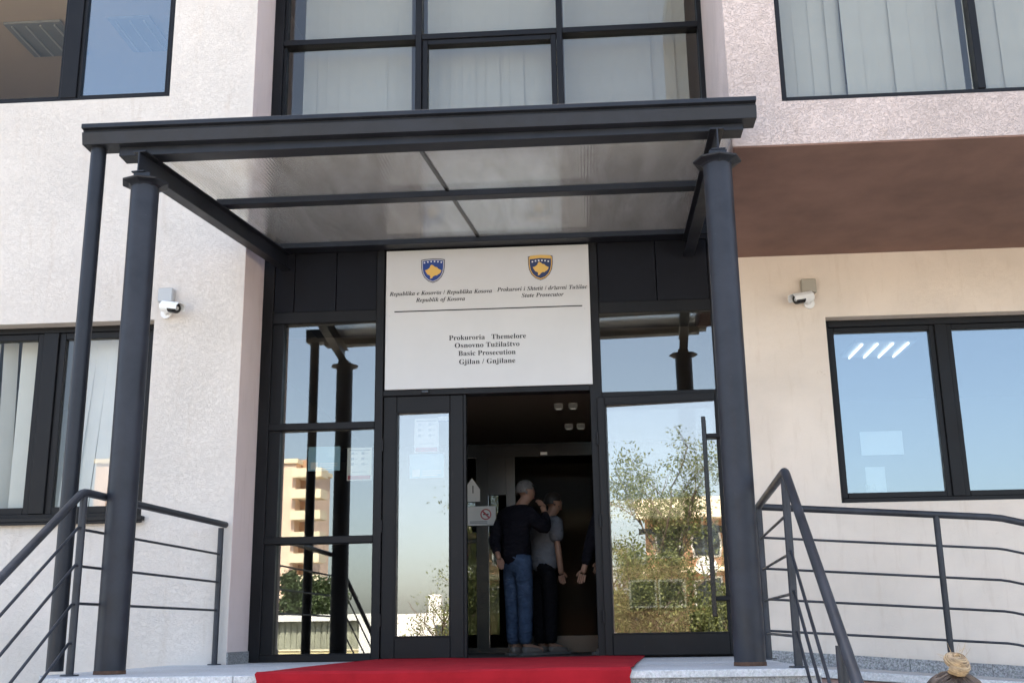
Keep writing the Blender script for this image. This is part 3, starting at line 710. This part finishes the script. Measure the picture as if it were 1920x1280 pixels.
notice('notice', -1.838, -1.565, 1.545, 1.75, .04, M_PAPB, 'pale blue notice inside the left side window', blue, 'notices on the entrance glass')
notice('notice', -1.502, -1.292, 1.455, 1.732, .03, M_PAPER, 'white notice with a red band inside the left side window', rules, 'notices on the entrance glass')
t = notice('no_smoking_sign', -.755, -.455, 1.30, 1.50, 2.585, M_PAPER, 'white no smoking sign on the inner glass door', [('text_line', .08, .7, .18, .22, grey_ink), ('text_line', .08, .7, .1, .14, grey_ink)])
mb = MB(); cx, cz = -.56, 1.415
for k in range(20):
    a0, a1 = 2 * PI * k / 20, 2 * PI * (k + 1) / 20
    mb.add([(cx + r * math.cos(a), 2.5835, cz + r * math.sin(a)) for r, a in ((.058, a0), (.058, a1), (.046, a1), (.046, a0))], [(0, 1, 2, 3)])
mb.add([(cx - .042, 2.5833, cz + .03), (cx - .03, 2.5833, cz + .042), (cx + .042, 2.5833, cz - .03), (cx + .03, 2.5833, cz - .042)], [(0, 1, 2, 3)]); mb.build('ban_mark', M_INKR, t)
bx('cigarette', M_INK, t, cx - .03, cx + .03, 2.5836, 2.584, cz - .006, cz + .006)
t = thing('warning_sign', (-.71, 2.585, 1.55), 'white triangular warning sign above the no smoking sign', 'notice')
flat([(-.79, 1.55), (-.62, 1.55), (-.62, 1.68), (-.705, 1.80), (-.79, 1.68)], 2.586, 'sheet', M_PAPER, t); bx('mark', M_INK, t, -.70, -.69, 2.5825, 2.5842, 1.64, 1.72)
# papers and jar inside the lower right window
t = thing('paper_sheet', (3.15, .29, 1.66), 'white sheet hanging inside the lower right window', 'paper', 'papers inside the lower right window'); bx('sheet', M_PAPER, t, 2.82, 3.17, .285, .287, 1.60, 1.80)
t = thing('paper_sheet', (2.8, .29, 1.2), 'lower left white sheet inside the lower right window', 'paper', 'papers inside the lower right window'); bx('sheet', M_PAPER, t, 2.84, 3.0, .295, .297, 1.24, 1.50)
t = thing('jar', (2.86, .34, 1.25), 'small white jar on the sill of the lower right window', 'jar'); MB().lathe((2.86, .27, 1.225), [(0, 0), (.04, 0), (.042, .08), (.035, .095), (.04, .10), (.04, .125), (0, .13)], 14).build('body', M_WHT, t)

# ------------------------------------------------------------------ people
M_SKIN = simple('skin', (.28, .16, .11), .55, var=.06, vscale=20)
M_SKINF = simple('skin_fair', (.55, .36, .27), .55)
M_KNIT = simple('dark_knit', (.009, .009, .013), .9, spec=.08, var=.15, vscale=15, bmp=.3, bscale=120)
M_JEAN = simple('jeans', (.042, .066, .115), .85, spec=.08, var=.28, vscale=9, bmp=.3, bscale=150)
M_TSH = simple('grey_shirt', (.15, .16, .18), .9, spec=.08, var=.08, vscale=10)
M_TRS = simple('dark_trousers', (.008, .008, .010), .85, spec=.08)
M_HGREY = simple('grey_hair', (.12, .115, .11), .7, var=.35, vscale=60, bmp=.6, bscale=90)
M_HDARK = simple('dark_hair', (.015, .012, .010), .6, bmp=.6, bscale=90)
M_SHOE = simple('grey_shoe', (.12, .11, .10), .6); M_SOLE = simple('white_sole', (.10, .10, .095), .6)
def skin(nodes, edges, roots, name, mat, parent, sub=1):
    """nodes: list of (co, r) ; grows one continuous surface"""
    me = bpy.data.meshes.new(name); me.from_pydata([Vector(c) for c, r in nodes], edges, [])
    o = bpy.data.objects.new(name, me); COL.objects.link(o)
    o.modifiers.new('skin', 'SKIN'); s_ = o.modifiers.new('sub', 'SUBSURF'); s_.levels = sub; s_.render_levels = sub
    lay = me.skin_vertices[0].data if me.skin_vertices else None
    for i, (c, r) in enumerate(nodes):
        lay[i].radius = r if isinstance(r, tuple) else (r, r); lay[i].use_root = i in roots
    bpy.context.view_layer.update()
    m2 = bpy.data.meshes.new_from_object(o.evaluated_get(bpy.context.evaluated_depsgraph_get())); bpy.data.objects.remove(o)
    mb = MB(); mb.add([v.co for v in m2.vertices], [tuple(p.vertices) for p in m2.polygons], True)
    return mb.build(name, mat, parent)
def person(root, J, face, top, sleeve, trousers, hair, skinm, shoe=True, bald=False):
    V = {k: Vector(v) for k, v in J.items()}; F = Vector(face).normalized(); SD = F.cross(Vector((0, 0, 1))).normalized()   # SD points to the person's right
    nodes, edges, roots = [], [], []
    def nd(c, r, link=None, rt_=False):
        nodes.append((c, r)); i = len(nodes) - 1
        if link is not None: edges.append((link, i))
        if rt_: roots.append(i)
        return i
    pel = nd(V['pelvis'], .05, None, True); sp = nd(V['spine'], .055, pel); ch = nd(V['chest'], .055, sp); nb = nd(V['neckb'], .062, ch); nk = nd(V['neck'], .054, nb)
    h = V['head']; u = Vector((0, 0, 1))
    jaw = nd(h - u * .055 + F * .022, .060, nk); mid = nd(h + F * .004, .080, jaw); topn = nd(h + u * .055 - F * .006, .068, mid)
    nd(h + F * .098 - u * .012, .013, mid)
    for s_ in (1, -1): nd(h + SD * .086 * s_ - F * .008, .014, mid)
    hands = []
    for s_ in 'RL':
        a = nd(V['sh' + s_], .018, ch); e = nd(V['el' + s_], .022 if sleeve == 'long' else .034, a); w = nd(V['wr' + s_], .029, e)
        d = (V['hd' + s_] - V['wr' + s_]).normalized(); p = nd(V['wr' + s_] + d * .05, (.034, .024), w)
        hands.append((V['wr' + s_], d, s_))
        hp = nd(V['hp' + s_], .055, pel); k = nd(V['kn' + s_], .042, hp); an = nd(V['an' + s_], .036, k); nd(V['to' + s_], .030, an)
    for w, d, s_ in hands:
        th = (F - d * F.dot(d)); th = th.normalized() if th.length > .1 else SD
        pn = d.cross(th).normalized()
        inw = pn if s_ == 'R' else -pn
        for i, ln in enumerate((.072, .08, .074, .058)):
            r0 = w + d * .07 + th * (.027 - .018 * i)
            a = nd(r0 - d * .02, .0095, None, True); b_ = nd(r0 + d * ln * .5 + inw * .006, .009, a); nd(r0 + d * ln * .9 + inw * .026, .0075, b_)
        a = nd(w + d * .025 + th * .02, .011, None, True); b_ = nd(w + d * .055 + th * .045 + inw * .008, .0105, a); nd(w + d * .085 + th * .052 + inw * .02, .0085, b_)
    body = skin(nodes, edges, roots, 'body', skinm, root)
    for s_ in (1, -1):
        MB().ball(h + F * .072 + SD * .031 * s_ + u * .008, .010, .010, .009, 8, 6).build('eye', M_WHT, body)
    MB().ball(h + F * .078 - u * .055, .02, .02, .006, 8, 6).build('mouth', M_INKR, body)
    hc = h + u * .016 - F * .008
    hm = MB().ball(hc, .093, .093, .097, 30, 20, cut=lambda q: (q.normalized().dot(F) > .26 and q.z < .050) or q.z < -.048 - .02 * q.normalized().dot(F) or (abs(q.normalized().dot(SD)) > .86 and q.z < .0))
    rg = random.Random(5); hm.v = [hc + (p - hc) * (1 + rg.uniform(-.035, .045)) for p in hm.v]
    hm.build('hair', hair, root)
    # top
    g = 1.0
    tn = [(V['pelvis'] - u * .12, .150), (V['pelvis'] + u * .03, .155), (V['spine'], .150), (V['chest'], .150), (V['neckb'] - u * .01, .078)]
    te = [(0, 1), (1, 2), (2, 3), (3, 4)]
    for s_ in 'RL':
        b0 = len(tn); tn.append((V['sh' + s_], .098)); te.append((3, b0))
        if sleeve == 'long':
            tn.append((V['el' + s_], .068)); te.append((b0, b0 + 1)); tn.append((V['el' + s_].lerp(V['wr' + s_], .93), .044)); te.append((b0 + 1, b0 + 2))
        else:
            tn.append((V['sh' + s_].lerp(V['el' + s_], .75), .066)); te.append((b0, b0 + 1))
    skin(tn, te, [0], 'sweater' if sleeve == 'long' else 'shirt', top, root)
    tn = [(V['pelvis'] + u * .03, .128), (V['pelvis'] - u * .04, .125)]; te = [(0, 1)]
    for s_ in 'RL':
        b0 = len(tn); tn += [(V['hp' + s_] - u * .05, .095), (V['kn' + s_], .078), (V['kn' + s_].lerp(V['an' + s_], .55), .072), (V['an' + s_] + u * .0, .066)]
        te += [(1, b0), (b0, b0 + 1), (b0 + 1, b0 + 2), (b0 + 2, b0 + 3)]
    skin(tn, te, [0], 'trousers', trousers, root)
    for s_ in 'RL':
        an, to = V['an' + s_], V['to' + s_]; d = (to - an); d.z = 0; d.normalize(); z0 = to.z - .04
        hl = Vector((an.x, an.y, z0 + .045)) - d * .035
        o = skin([(hl, .044), (hl + d * .09, .046), (hl + d * .17 - u * .008, .042), (hl + d * .225 - u * .014, .028)], [(0, 1), (1, 2), (2, 3)], [0], 'shoe', M_SHOE, root)
        q = d.cross(u); c0 = Vector((an.x, an.y, z0))
        pts = [c0 - d * .07 - q * .03, c0 - d * .07 + q * .03, c0 + d * .1 + q * .043, c0 + d * .2 + q * .028, c0 + d * .225, c0 + d * .2 - q * .028, c0 + d * .1 - q * .043]
        MB().prism([(p.x, p.y) for p in pts], z0 + .002, z0 + .022).build('sole', M_SOLE, o)
    return body
P1 = thing('person', (-.17, 1.4, 0), 'grey haired man in dark sweater and blue jeans with one hand at his face', 'person')
person(P1, dict(pelvis=(-.17, 1.40, .90), spine=(-.175, 1.41, 1.05), chest=(-.165, 1.42, 1.22), neckb=(-.125, 1.45, 1.36), neck=(-.10, 1.46, 1.41), head=(-.075, 1.48, 1.505),
    shR=(-.03, 1.30, 1.28), elR=(.125, 1.36, 1.12), wrR=(.095, 1.47, 1.33), hdR=(.045, 1.52, 1.44), shL=(-.29, 1.56, 1.27), elL=(-.385, 1.46, 1.05), wrL=(-.335, 1.27, .90), hdL=(-.30, 1.22, .80),
    hpR=(-.105, 1.33, .86), hpL=(-.225, 1.46, .86), knR=(-.09, 1.35, .47), knL=(-.215, 1.47, .47), anR=(-.10, 1.35, .085), anL=(-.215, 1.47, .085), toR=(.06, 1.46, .04), toL=(-.07, 1.58, .04)),
    (.75, .62, 0), M_KNIT, 'long', M_JEAN, M_HGREY, M_SKIN)
P2 = thing('person', (.08, 1.85, 0), 'man in grey short sleeved shirt and dark trousers behind the man in jeans', 'person')
person(P2, dict(pelvis=(.075, 1.84, .86), spine=(.085, 1.84, 1.0), chest=(.10, 1.84, 1.16), neckb=(.135, 1.86, 1.29), neck=(.15, 1.87, 1.34), head=(.175, 1.89, 1.435),
    shR=(.19, 1.70, 1.22), elR=(.215, 1.66, .97), wrR=(.235, 1.70, .78), hdR=(.24, 1.74, .68), shL=(.02, 1.99, 1.22), elL=(-.02, 2.02, .96), wrL=(.02, 2.08, .76), hdL=(.04, 2.1, .66),
    hpR=(.12, 1.77, .83), hpL=(.03, 1.90, .83), knR=(.125, 1.78, .46), knL=(.025, 1.91, .46), anR=(.12, 1.78, .085), anL=(.02, 1.91, .085), toR=(.25, 1.86, .04), toL=(.15, 2.0, .04)),
    (.8, .6, 0), M_TSH, 'short', M_TRS, M_HDARK, M_SKIN)
P3 = thing('person', (.72, 1.35, 0), 'person in dark clothes half hidden behind the right door jamb', 'person')
person(P3, dict(pelvis=(.74, 1.35, .93), spine=(.745, 1.35, 1.08), chest=(.75, 1.35, 1.26), neckb=(.74, 1.34, 1.42), neck=(.73, 1.33, 1.47), head=(.71, 1.32, 1.57),
    shR=(.72, 1.54, 1.36), elR=(.68, 1.60, 1.08), wrR=(.62, 1.52, .85), hdR=(.58, 1.48, .76), shL=(.68, 1.18, 1.34), elL=(.545, 1.16, 1.04), wrL=(.46, 1.18, .76), hdL=(.43, 1.19, .66),
    hpR=(.74, 1.43, .89), hpL=(.73, 1.27, .89), knR=(.73, 1.44, .48), knL=(.71, 1.27, .48), anR=(.75, 1.44, .085), anL=(.73, 1.27, .085), toR=(.60, 1.46, .04), toL=(.58, 1.25, .04)),
    (-.95, -.1, 0), M_KNIT, 'long', M_TRS, M_HDARK, M_SKIN)
for mm in (M_JEAN, M_KNIT, M_TSH, M_TRS):
    nn_, ll_ = mm.node_tree.nodes, mm.node_tree.links
    fo = noise(nn_, ll_, 7, 2, .5, 1.2, objco(nn_, ll_, (1, 1, 2.4))); bump(nn_, ll_, fo.outputs['Fac'], .9, .03, nn_['Principled BSDF'])
# woman on the forecourt, only her bun shows
wx, wy = 1.478, -5.95
M_BLOND = simple('blond_hair', (.30, .205, .11), .5, var=.5, vscale=55); M_BLOND2 = simple('light_blond_hair', (.48, .35, .20), .45, var=.25, vscale=60)
M_BROWN2 = simple('mid_brown_hair', (.13, .085, .05), .55, var=.4, vscale=70)
M_BROWN = simple('brown_hair', (.07, .045, .032), .5, var=.4, vscale=60, bmp=.6, bscale=120)
P4 = thing('person', (wx, wy, GZ), 'person with a blond hair bun seen from behind at the lower right', 'person')
q = lambda x, y, z: (wx + x, wy + y, GZ + z)
person(P4, dict(pelvis=q(0, 0, .84), spine=q(0, 0, .98), chest=q(0, .01, 1.13), neckb=q(0, .0, 1.26), neck=q(0, .01, 1.31), head=q(0, .04, 1.415),
    shR=q(.15, 0, 1.2), elR=q(.19, -.03, .95), wrR=q(.18, .03, .74), hdR=q(.18, .05, .64), shL=q(-.15, 0, 1.2), elL=q(-.19, -.03, .95), wrL=q(-.18, .03, .74), hdL=q(-.18, .05, .64),
    hpR=q(.075, 0, .80), hpL=q(-.075, 0, .80), knR=q(.08, .01, .44), knL=q(-.08, .01, .44), anR=q(.08, -.01, .085), anL=q(-.08, -.01, .085), toR=q(.09, .14, .04), toL=q(-.09, .14, .04)),
    (0, 1, 0), M_TRS, 'long', M_JEAN, M_BROWN, M_SKINF)
bc = Vector((wx, wy - .01, GZ + 1.552))
axis = Vector((.25, -.55, .8)).normalized(); u_ = axis.cross(Vector((0, 0, 1))).normalized(); w_ = axis.cross(u_)
def coil(t):                                          # t in 0..1 along the rolled-up lock
    a = .4 + t * 2 * PI * 1.75; R = .0215 * (1 - t) ** .55 + .003; return bc + (u_ * math.cos(a) * 1.12 + w_ * math.sin(a)) * R + axis * (-.010 + .024 * t)
def frame_at(t):
    d = (coil(min(1, t + .01)) - coil(max(0, t - .01))).normalized(); n_ = axis - d * axis.dot(d); n_.normalize(); return n_, d.cross(n_)
cs = [coil(i / 40) for i in range(41)]
bun = MB().tube(cs, [.0150 - .005 * i / 40 for i in range(41)], 12).ball(bc, .022, .021, .018, 14, 10).build('bun', M_BLOND, P4)
rng = random.Random(3)
for k in range(210):
    ph = rng.uniform(0, 2 * PI); t0 = rng.uniform(-.1, .75); t1 = min(1, t0 + rng.uniform(.25, .6)); t0 = max(0, t0); lr = rng.uniform(.95, 1.16); pts = []
    for i in range(13):
        t = t0 + (t1 - t0) * i / 12; n_, b_ = frame_at(t); q_ = ph + 4.2 * t; rr = (.0150 - .005 * t) * lr
        pts.append(coil(t) + (n_ * math.cos(q_) + b_ * math.sin(q_)) * rr)
    MB().tube(pts, [.0003 + .0010 * math.sin(PI * i / 12) for i in range(13)], 5).build('hair_strand', (M_BLOND, M_BLOND2, M_BLOND)[k % 3], bun)
for k in range(14):
    a = rng.uniform(0, 6.28); d = Vector((math.cos(a), rng.uniform(-.5, .3), abs(math.sin(a)) if k % 3 else math.sin(a))).normalized(); t_ = Vector((rng.uniform(-1, 1), 0, rng.uniform(-.4, 1)))
    MB().tube([bc + d * .030, bc + d * .039 + t_ * .006, bc + d * .043 + t_ * .016], [.0005, .0004, .0003], 4).build('hair_strand', M_BLOND2, bun)

hc = Vector((wx, wy + .03, GZ + 1.43)); hb = bc - Vector((0, 0, .026)); rng = random.Random(11)
head_hair = [c for c in P4.children if c.name.startswith('hair')][0]
for k in range(150):                                  # hair drawn up over the head into the bun
    a = rng.uniform(0, 2 * PI); lo = Vector((math.cos(a) * .97, math.sin(a) * .97, rng.uniform(-.25, .25))).normalized(); hi = (hb - hc + Vector((rng.gauss(0, .008), rng.gauss(0, .008), 0))).normalized()
    pts = []
    for i in range(9):
        d = lo.lerp(hi, i / 8).normalized(); pts.append(hc + Vector((d.x * .095, d.y * .095, d.z * .099)) * (1 + .012 * math.sin(k + i * .7)))
    MB().tube(pts, [.0010] * 8 + [.0006], 4).build('hair_strand', (M_BROWN, M_BROWN2, M_BROWN)[k % 3], head_hair)

# ------------------------------------------------------------------ what the glass mirrors: street side behind the camera
M_CREAM = simple('far_cream_wall', (.78, .68, .50), .9, var=.08, vscale=.4); M_PEACH = simple('far_peach_wall', (.78, .58, .45), .9, var=.08, vscale=.4)
M_FARW = simple('far_window', (.04, .05, .06), .15); M_OCHRE = simple('far_ochre_wall', (.46, .28, .18), .9, var=.1, vscale=.6)
M_WHITE = simple('white_vehicle_paint', (.75, .75, .73), .35); M_TARP = simple('grey_green_sheet', (.30, .31, .24), .7, var=.25, vscale=1.2); M_YEL = simple('pale_yellow_wall', (.62, .55, .32), .9, var=.08, vscale=1)
M_TYRE = simple('tyre_rubber', (.02, .02, .02), .8); M_RIM = simple('rim_silver', (.5, .5, .52), .35, .8)
M_BARK = simple('bark', (.10, .075, .055), .9, var=.3, vscale=8, bmp=.5, bscale=30)
def tower():
    ox, oy = -53.3, -142
    t = thing('apartment_tower', (ox, oy, GZ), 'peach apartment tower with a stack of cream balconies', 'building')
    bx('wall', M_PEACH, t, ox - 14, ox + 1.6, oy - 16, oy, GZ, 24)
    bx('roof', M_CREAM, t, ox - 14.3, ox + 1.9, oy - 16.3, oy + .3, 24, 24.6)
    for k in range(8):
        z = GZ + 2.7 + k * 2.95
        bal = MB().box(ox + 1.3, ox + 5.6, oy - 2.2, oy + .9, z, z + .22).box(ox + 1.3, ox + 5.6, oy + .72, oy + .9, z + .22, z + 1.25).box(ox + 5.4, ox + 5.6, oy - 2.2, oy + .72, z + .22, z + 1.25).build('balcony', M_CREAM, t)
        bx('back_wall', M_OCHRE, bal, ox + 1.6, ox + 3.6, oy - 2.6, oy - 2.2, z + .22, z + 2.9)  # ochre wall standing behind the balcony
        for xx in (-11, -7.5, -4):
            w_ = bx('window', M_WHITE, t, ox + xx, ox + xx + 1.6, oy - .05, oy + .05, z + .9, z + 2.3); bx('pane', M_FARW, w_, ox + xx + .1, ox + xx + 1.5, oy + .05, oy + .07, z + 1, z + 2.2)
tower()
def house():
    ox, oy = -5.3, -62
    t = thing('apartment_house', (ox, oy, GZ), 'cream and ochre house with white framed loggias behind the tree', 'building')
    bx('wall', M_OCHRE, t, ox - 6, ox + 7, oy - 9, oy, GZ, 7.0); bx('parapet', M_CREAM, t, ox - 6.3, ox + 7.3, oy - 9.3, oy + 1.2, 7.0, 8.2)
    for k, z in enumerate((1.0, 4.0)):
        bx('balcony', M_CREAM, t, ox - 6, ox + 2, oy + .02, oy + 1.2, z - .3, z)
        for xx in (-5.4, -3.0, -.6, 3.4, 5.2):
            w_ = frame_mb(ox + xx, ox + xx + 1.7, z + .6, z + 2.3, oy + .01, oy + .12, .12, .12, .12, .12).build('window', M_WHITE, t); bx('pane', M_FARW, w_, ox + xx + .1, ox + xx + 1.6, oy + .02, oy + .04, z + .7, z + 2.2)
    bx('beam', M_BLK, t, ox - 6.2, ox + 7.2, oy + 1.0, oy + 1.25, 6.05, 6.45)
    s = thing('satellite_dish', (ox - 2, oy + 1.5, 3.6), 'white satellite dish on the loggia of the house', 'satellite dish')
    mb = MB(); R = .62
    for i in range(5):
        pass
    mb.lathe((0, 0, 0), [(0, 0), (.2, .015), (.4, .06), (.62, .15), (.63, .17), (.4, .085), (.2, .04), (0, .02)], 20)
    mb.xform(Matrix.Translation((ox - 2, oy + 1.7, 3.9)) @ Matrix.Rotation(math.radians(-70), 4, 'X') @ Matrix.Rotation(.4, 4, 'Y')); mb.build('dish', M_WHITE, s)
    MB().tube([(ox - 2, oy + 1.4, 3.0), (ox - 2, oy + 1.6, 3.9)], .04, 8).build('mast', M_RIM, s); MB().tube([(ox - 2, oy + 1.8, 3.4), (ox - 2, oy + 2.4, 4.1)], .02, 6).build('arm', M_RIM, s)
house()
def kiosk():
    t = thing('kiosk', (-16.4, -46, GZ), 'low kiosk with a white roof edge and grey green corrugated sides', 'kiosk')
    bx('roof', M_WHITE, t, -20.1, -12.5, -49.4, -45.2, .93, 1.24)
    bx('core', M_TARP, t, -19.7, -12.9, -49, -45.6, GZ, .93)
    for i in range(22):
        x = -19.7 + i * .309; bx('rib', M_TARP, t, x + .02, x + .25, -45.6, -45.54, GZ + .1, .90)
kiosk()
t = thing('low_wall', (-20, -41, GZ), 'low pale yellow kerb wall across the forecourt', 'wall'); bx('wall', M_YEL, t, -32, -11.5, -41.2, -41, GZ, -.42); bx('coping', M_CREAM, t, -32, -11.5, -41.24, -40.96, -.42, -.36)
def van(x0, y0, label, L_=5.2, flip=1):
    t = thing('parked_van', (x0, y0, GZ), label, 'van', 'white vans parked across the forecourt')
    prof = [(-2.6, .35), (2.5, .35), (2.6, .6), (2.55, 1.05), (1.75, 1.25), (1.15, 2.25), (.95, 2.42), (-2.45, 2.45), (-2.6, 2.3)]
    mb = MB(); W_ = .95
    pts = [(x0 + a * flip, z + GZ) for a, z in prof]
    nn = len(pts); mb.add([(x, y0 - W_, z) for x, z in pts] + [(x, y0 + W_, z) for x, z in pts], [list(range(nn)), list(range(nn, 2 * nn))[::-1]] + [(i, (i + 1) % nn, nn + (i + 1) % nn, nn + i) for i in range(nn)])
    mb.build('body', M_WHITE, t, .06, 2)
    for a, b_, z0, z1 in ((.35, 1.0, 1.4, 2.05),):
        xx = sorted((x0 + a * flip, x0 + b_ * flip)); bx('side_window', M_FARW, t, xx[0], xx[1], y0 + W_ - .01, y0 + W_ + .006, GZ + z0, GZ + z1)
    MB().add([(x0 + 1.22 * flip, y0 - .8, GZ + 2.18), (x0 + 1.22 * flip, y0 + .8, GZ + 2.18), (x0 + 1.76 * flip, y0 + .85, GZ + 1.28), (x0 + 1.76 * flip, y0 - .85, GZ + 1.28)], [(0, 1, 2, 3), (3, 2, 1, 0)]).build('windscreen', M_FARW, t)
    for a in (-1.6, 1.65):
        for s_ in (-1, 1):
            w_ = MB().tube([(x0 + a * flip, y0 + s_ * (W_ - .2), GZ + .34), (x0 + a * flip, y0 + s_ * (W_ + .02), GZ + .34)], .33, 18).build('wheel', M_TYRE, t)
            MB().tube([(x0 + a * flip, y0 + s_ * (W_ + .01), GZ + .34), (x0 + a * flip, y0 + s_ * (W_ + .03), GZ + .34)], .2, 12).build('rim', M_RIM, w_)
    for s_ in (-.7, .7): MB().ball((x0 + 2.57 * flip, y0 + s_, GZ + .85), .08, .16, .1, 8, 6).build('headlight', M_RIM, t)
van(-8.75, -36, 'white van parked facing the tree'); 
t = thing('utility_cabinet', (-9.4, -40, GZ), 'tall white utility cabinet behind the van', 'cabinet')
bx('body', M_WHITE, t, -9.75, -9.12, -40.4, -39.95, GZ, 1.9, .02); bx('door', M_WHITE, t, -9.70, -9.17, -39.95, -39.93, GZ + .4, 1.8, .01); bx('base', M_GRYP, t, -9.8, -9.07, -40.45, -39.9, GZ, GZ + .15)

def leaf_mat(name, c1, c2):
    m, n, l, b = newmat(name); b.inputs['Roughness'].default_value = .6
    oi = n.new('ShaderNodeNewGeometry'); r = ramp(n, l, oi.outputs['Random Per Island'], [(0, c1), (.6, c2), (1, tuple(x * 1.5 for x in c2))]); l.new(r, b.inputs['Base Color'])
    tr = n.new('ShaderNodeBsdfTranslucent'); l.new(r, tr.inputs['Color']); mx = n.new('ShaderNodeMixShader'); mx.inputs[0].default_value = .3
    l.new(b.outputs[0], mx.inputs[1]); l.new(tr.outputs[0], mx.inputs[2]); l.new(mx.outputs[0], n['Material Output'].inputs['Surface']); return m
M_LF1 = leaf_mat('leaf_yellow_green', (.05, .072, .022), (.115, .130, .040)); M_LF2 = leaf_mat('leaf_dark_green', (.02, .035, .012), (.05, .075, .025))
def tree(x0, y0, H, spread, nb, leaf, lmat, label, leafn, bare=.3, seed=1, low=.25):
    r = random.Random(seed)
    t = thing('tree', (x0, y0, GZ), label, 'tree')
    tr = MB(); crown = MB(); base = Vector((x0, y0, GZ))
    def leaves(p, rad, k):
        for _ in range(k):
            c = p + Vector((r.gauss(0, rad), r.gauss(0, rad), r.gauss(0, rad * .8)))
            a = Vector((r.uniform(-1, 1), r.uniform(-1, 1), r.uniform(-1, 1))).normalized(); b_ = a.cross(Vector((r.uniform(-1, 1), r.uniform(-1, 1), .3))).normalized()
            s_ = leaf * r.uniform(.6, 1.3)
            crown.add([c - a * s_, c - b_ * s_ * .5, c + a * s_, c + b_ * s_ * .5], [(0, 1, 2, 3)])
    def limb(p, d, ln, rad, depth):
        pts = [p]; rs = [rad]
        for i in range(4):
            d = (d + Vector((r.uniform(-.22, .22), r.uniform(-.22, .22), r.uniform(-.05, .18)))).normalized()
            pts.append(pts[-1] + d * ln / 4); rs.append(rad * (1 - .2 * (i + 1)))
        tr.tube(pts, rs, 5 if depth else 8, False)
        if depth < 3:
            for k in range(nb if depth else nb + 3):
                q_ = pts[r.randint(1 if depth else 2, 4)]; a = r.uniform(0, 2 * PI)
                nd_ = (d * .6 + Vector((math.cos(a) * spread, math.sin(a) * spread, r.uniform(0, .7)))).normalized()
                limb(q_, nd_, ln * r.uniform(.45, .7), rad * .45, depth + 1)
        if depth >= 2 and r.random() > bare: leaves(pts[-1], ln * .3, leafn)
        if depth >= 2 and r.random() > bare: leaves(pts[2], ln * .25, leafn // 2)
    limb(base, Vector((0, 0, 1)), H * .62, H * .022, 0)
    for k in range(int(nb * 4)):                        # low shoots
        a = r.uniform(0, 2 * PI); limb(base + Vector((0, 0, H * low * r.random() + .3)), Vector((math.cos(a), math.sin(a), .7)).normalized(), H * .3, H * .008, 2)
    tr.build('trunk', M_BARK, t); crown.build('crown', lmat, t)
tree(-3.7, -28, 6.9, .75, 4, .052, M_LF1, 'tall loose yellow green tree with bare twigs across the forecourt', 90, .34, 4)
for i, (x, y, h) in enumerate(((-5.3, -27, 2.9), (-3.8, -26.2, 3.5), (-2.2, -27.2, 2.9))):
    tree(x, y, h, 1.0, 4, .045, M_LF1, ['leafy shrub under the tall tree, nearest the white van', 'leafy shrub under the tall tree, middle and tallest', 'leafy shrub under the tall tree, farthest from the van'][i], 44, .05, 20 + i, .5)
tree(-6.9, -29.5, 4.6, .9, 3, .045, M_LF1, 'small half bare tree beside the white van', 34, .45, 9)
tree(-18.9, -51, 5.2, 1.0, 4, .13, M_LF2, 'dense dark green tree behind the kiosk', 40, .05, 12)
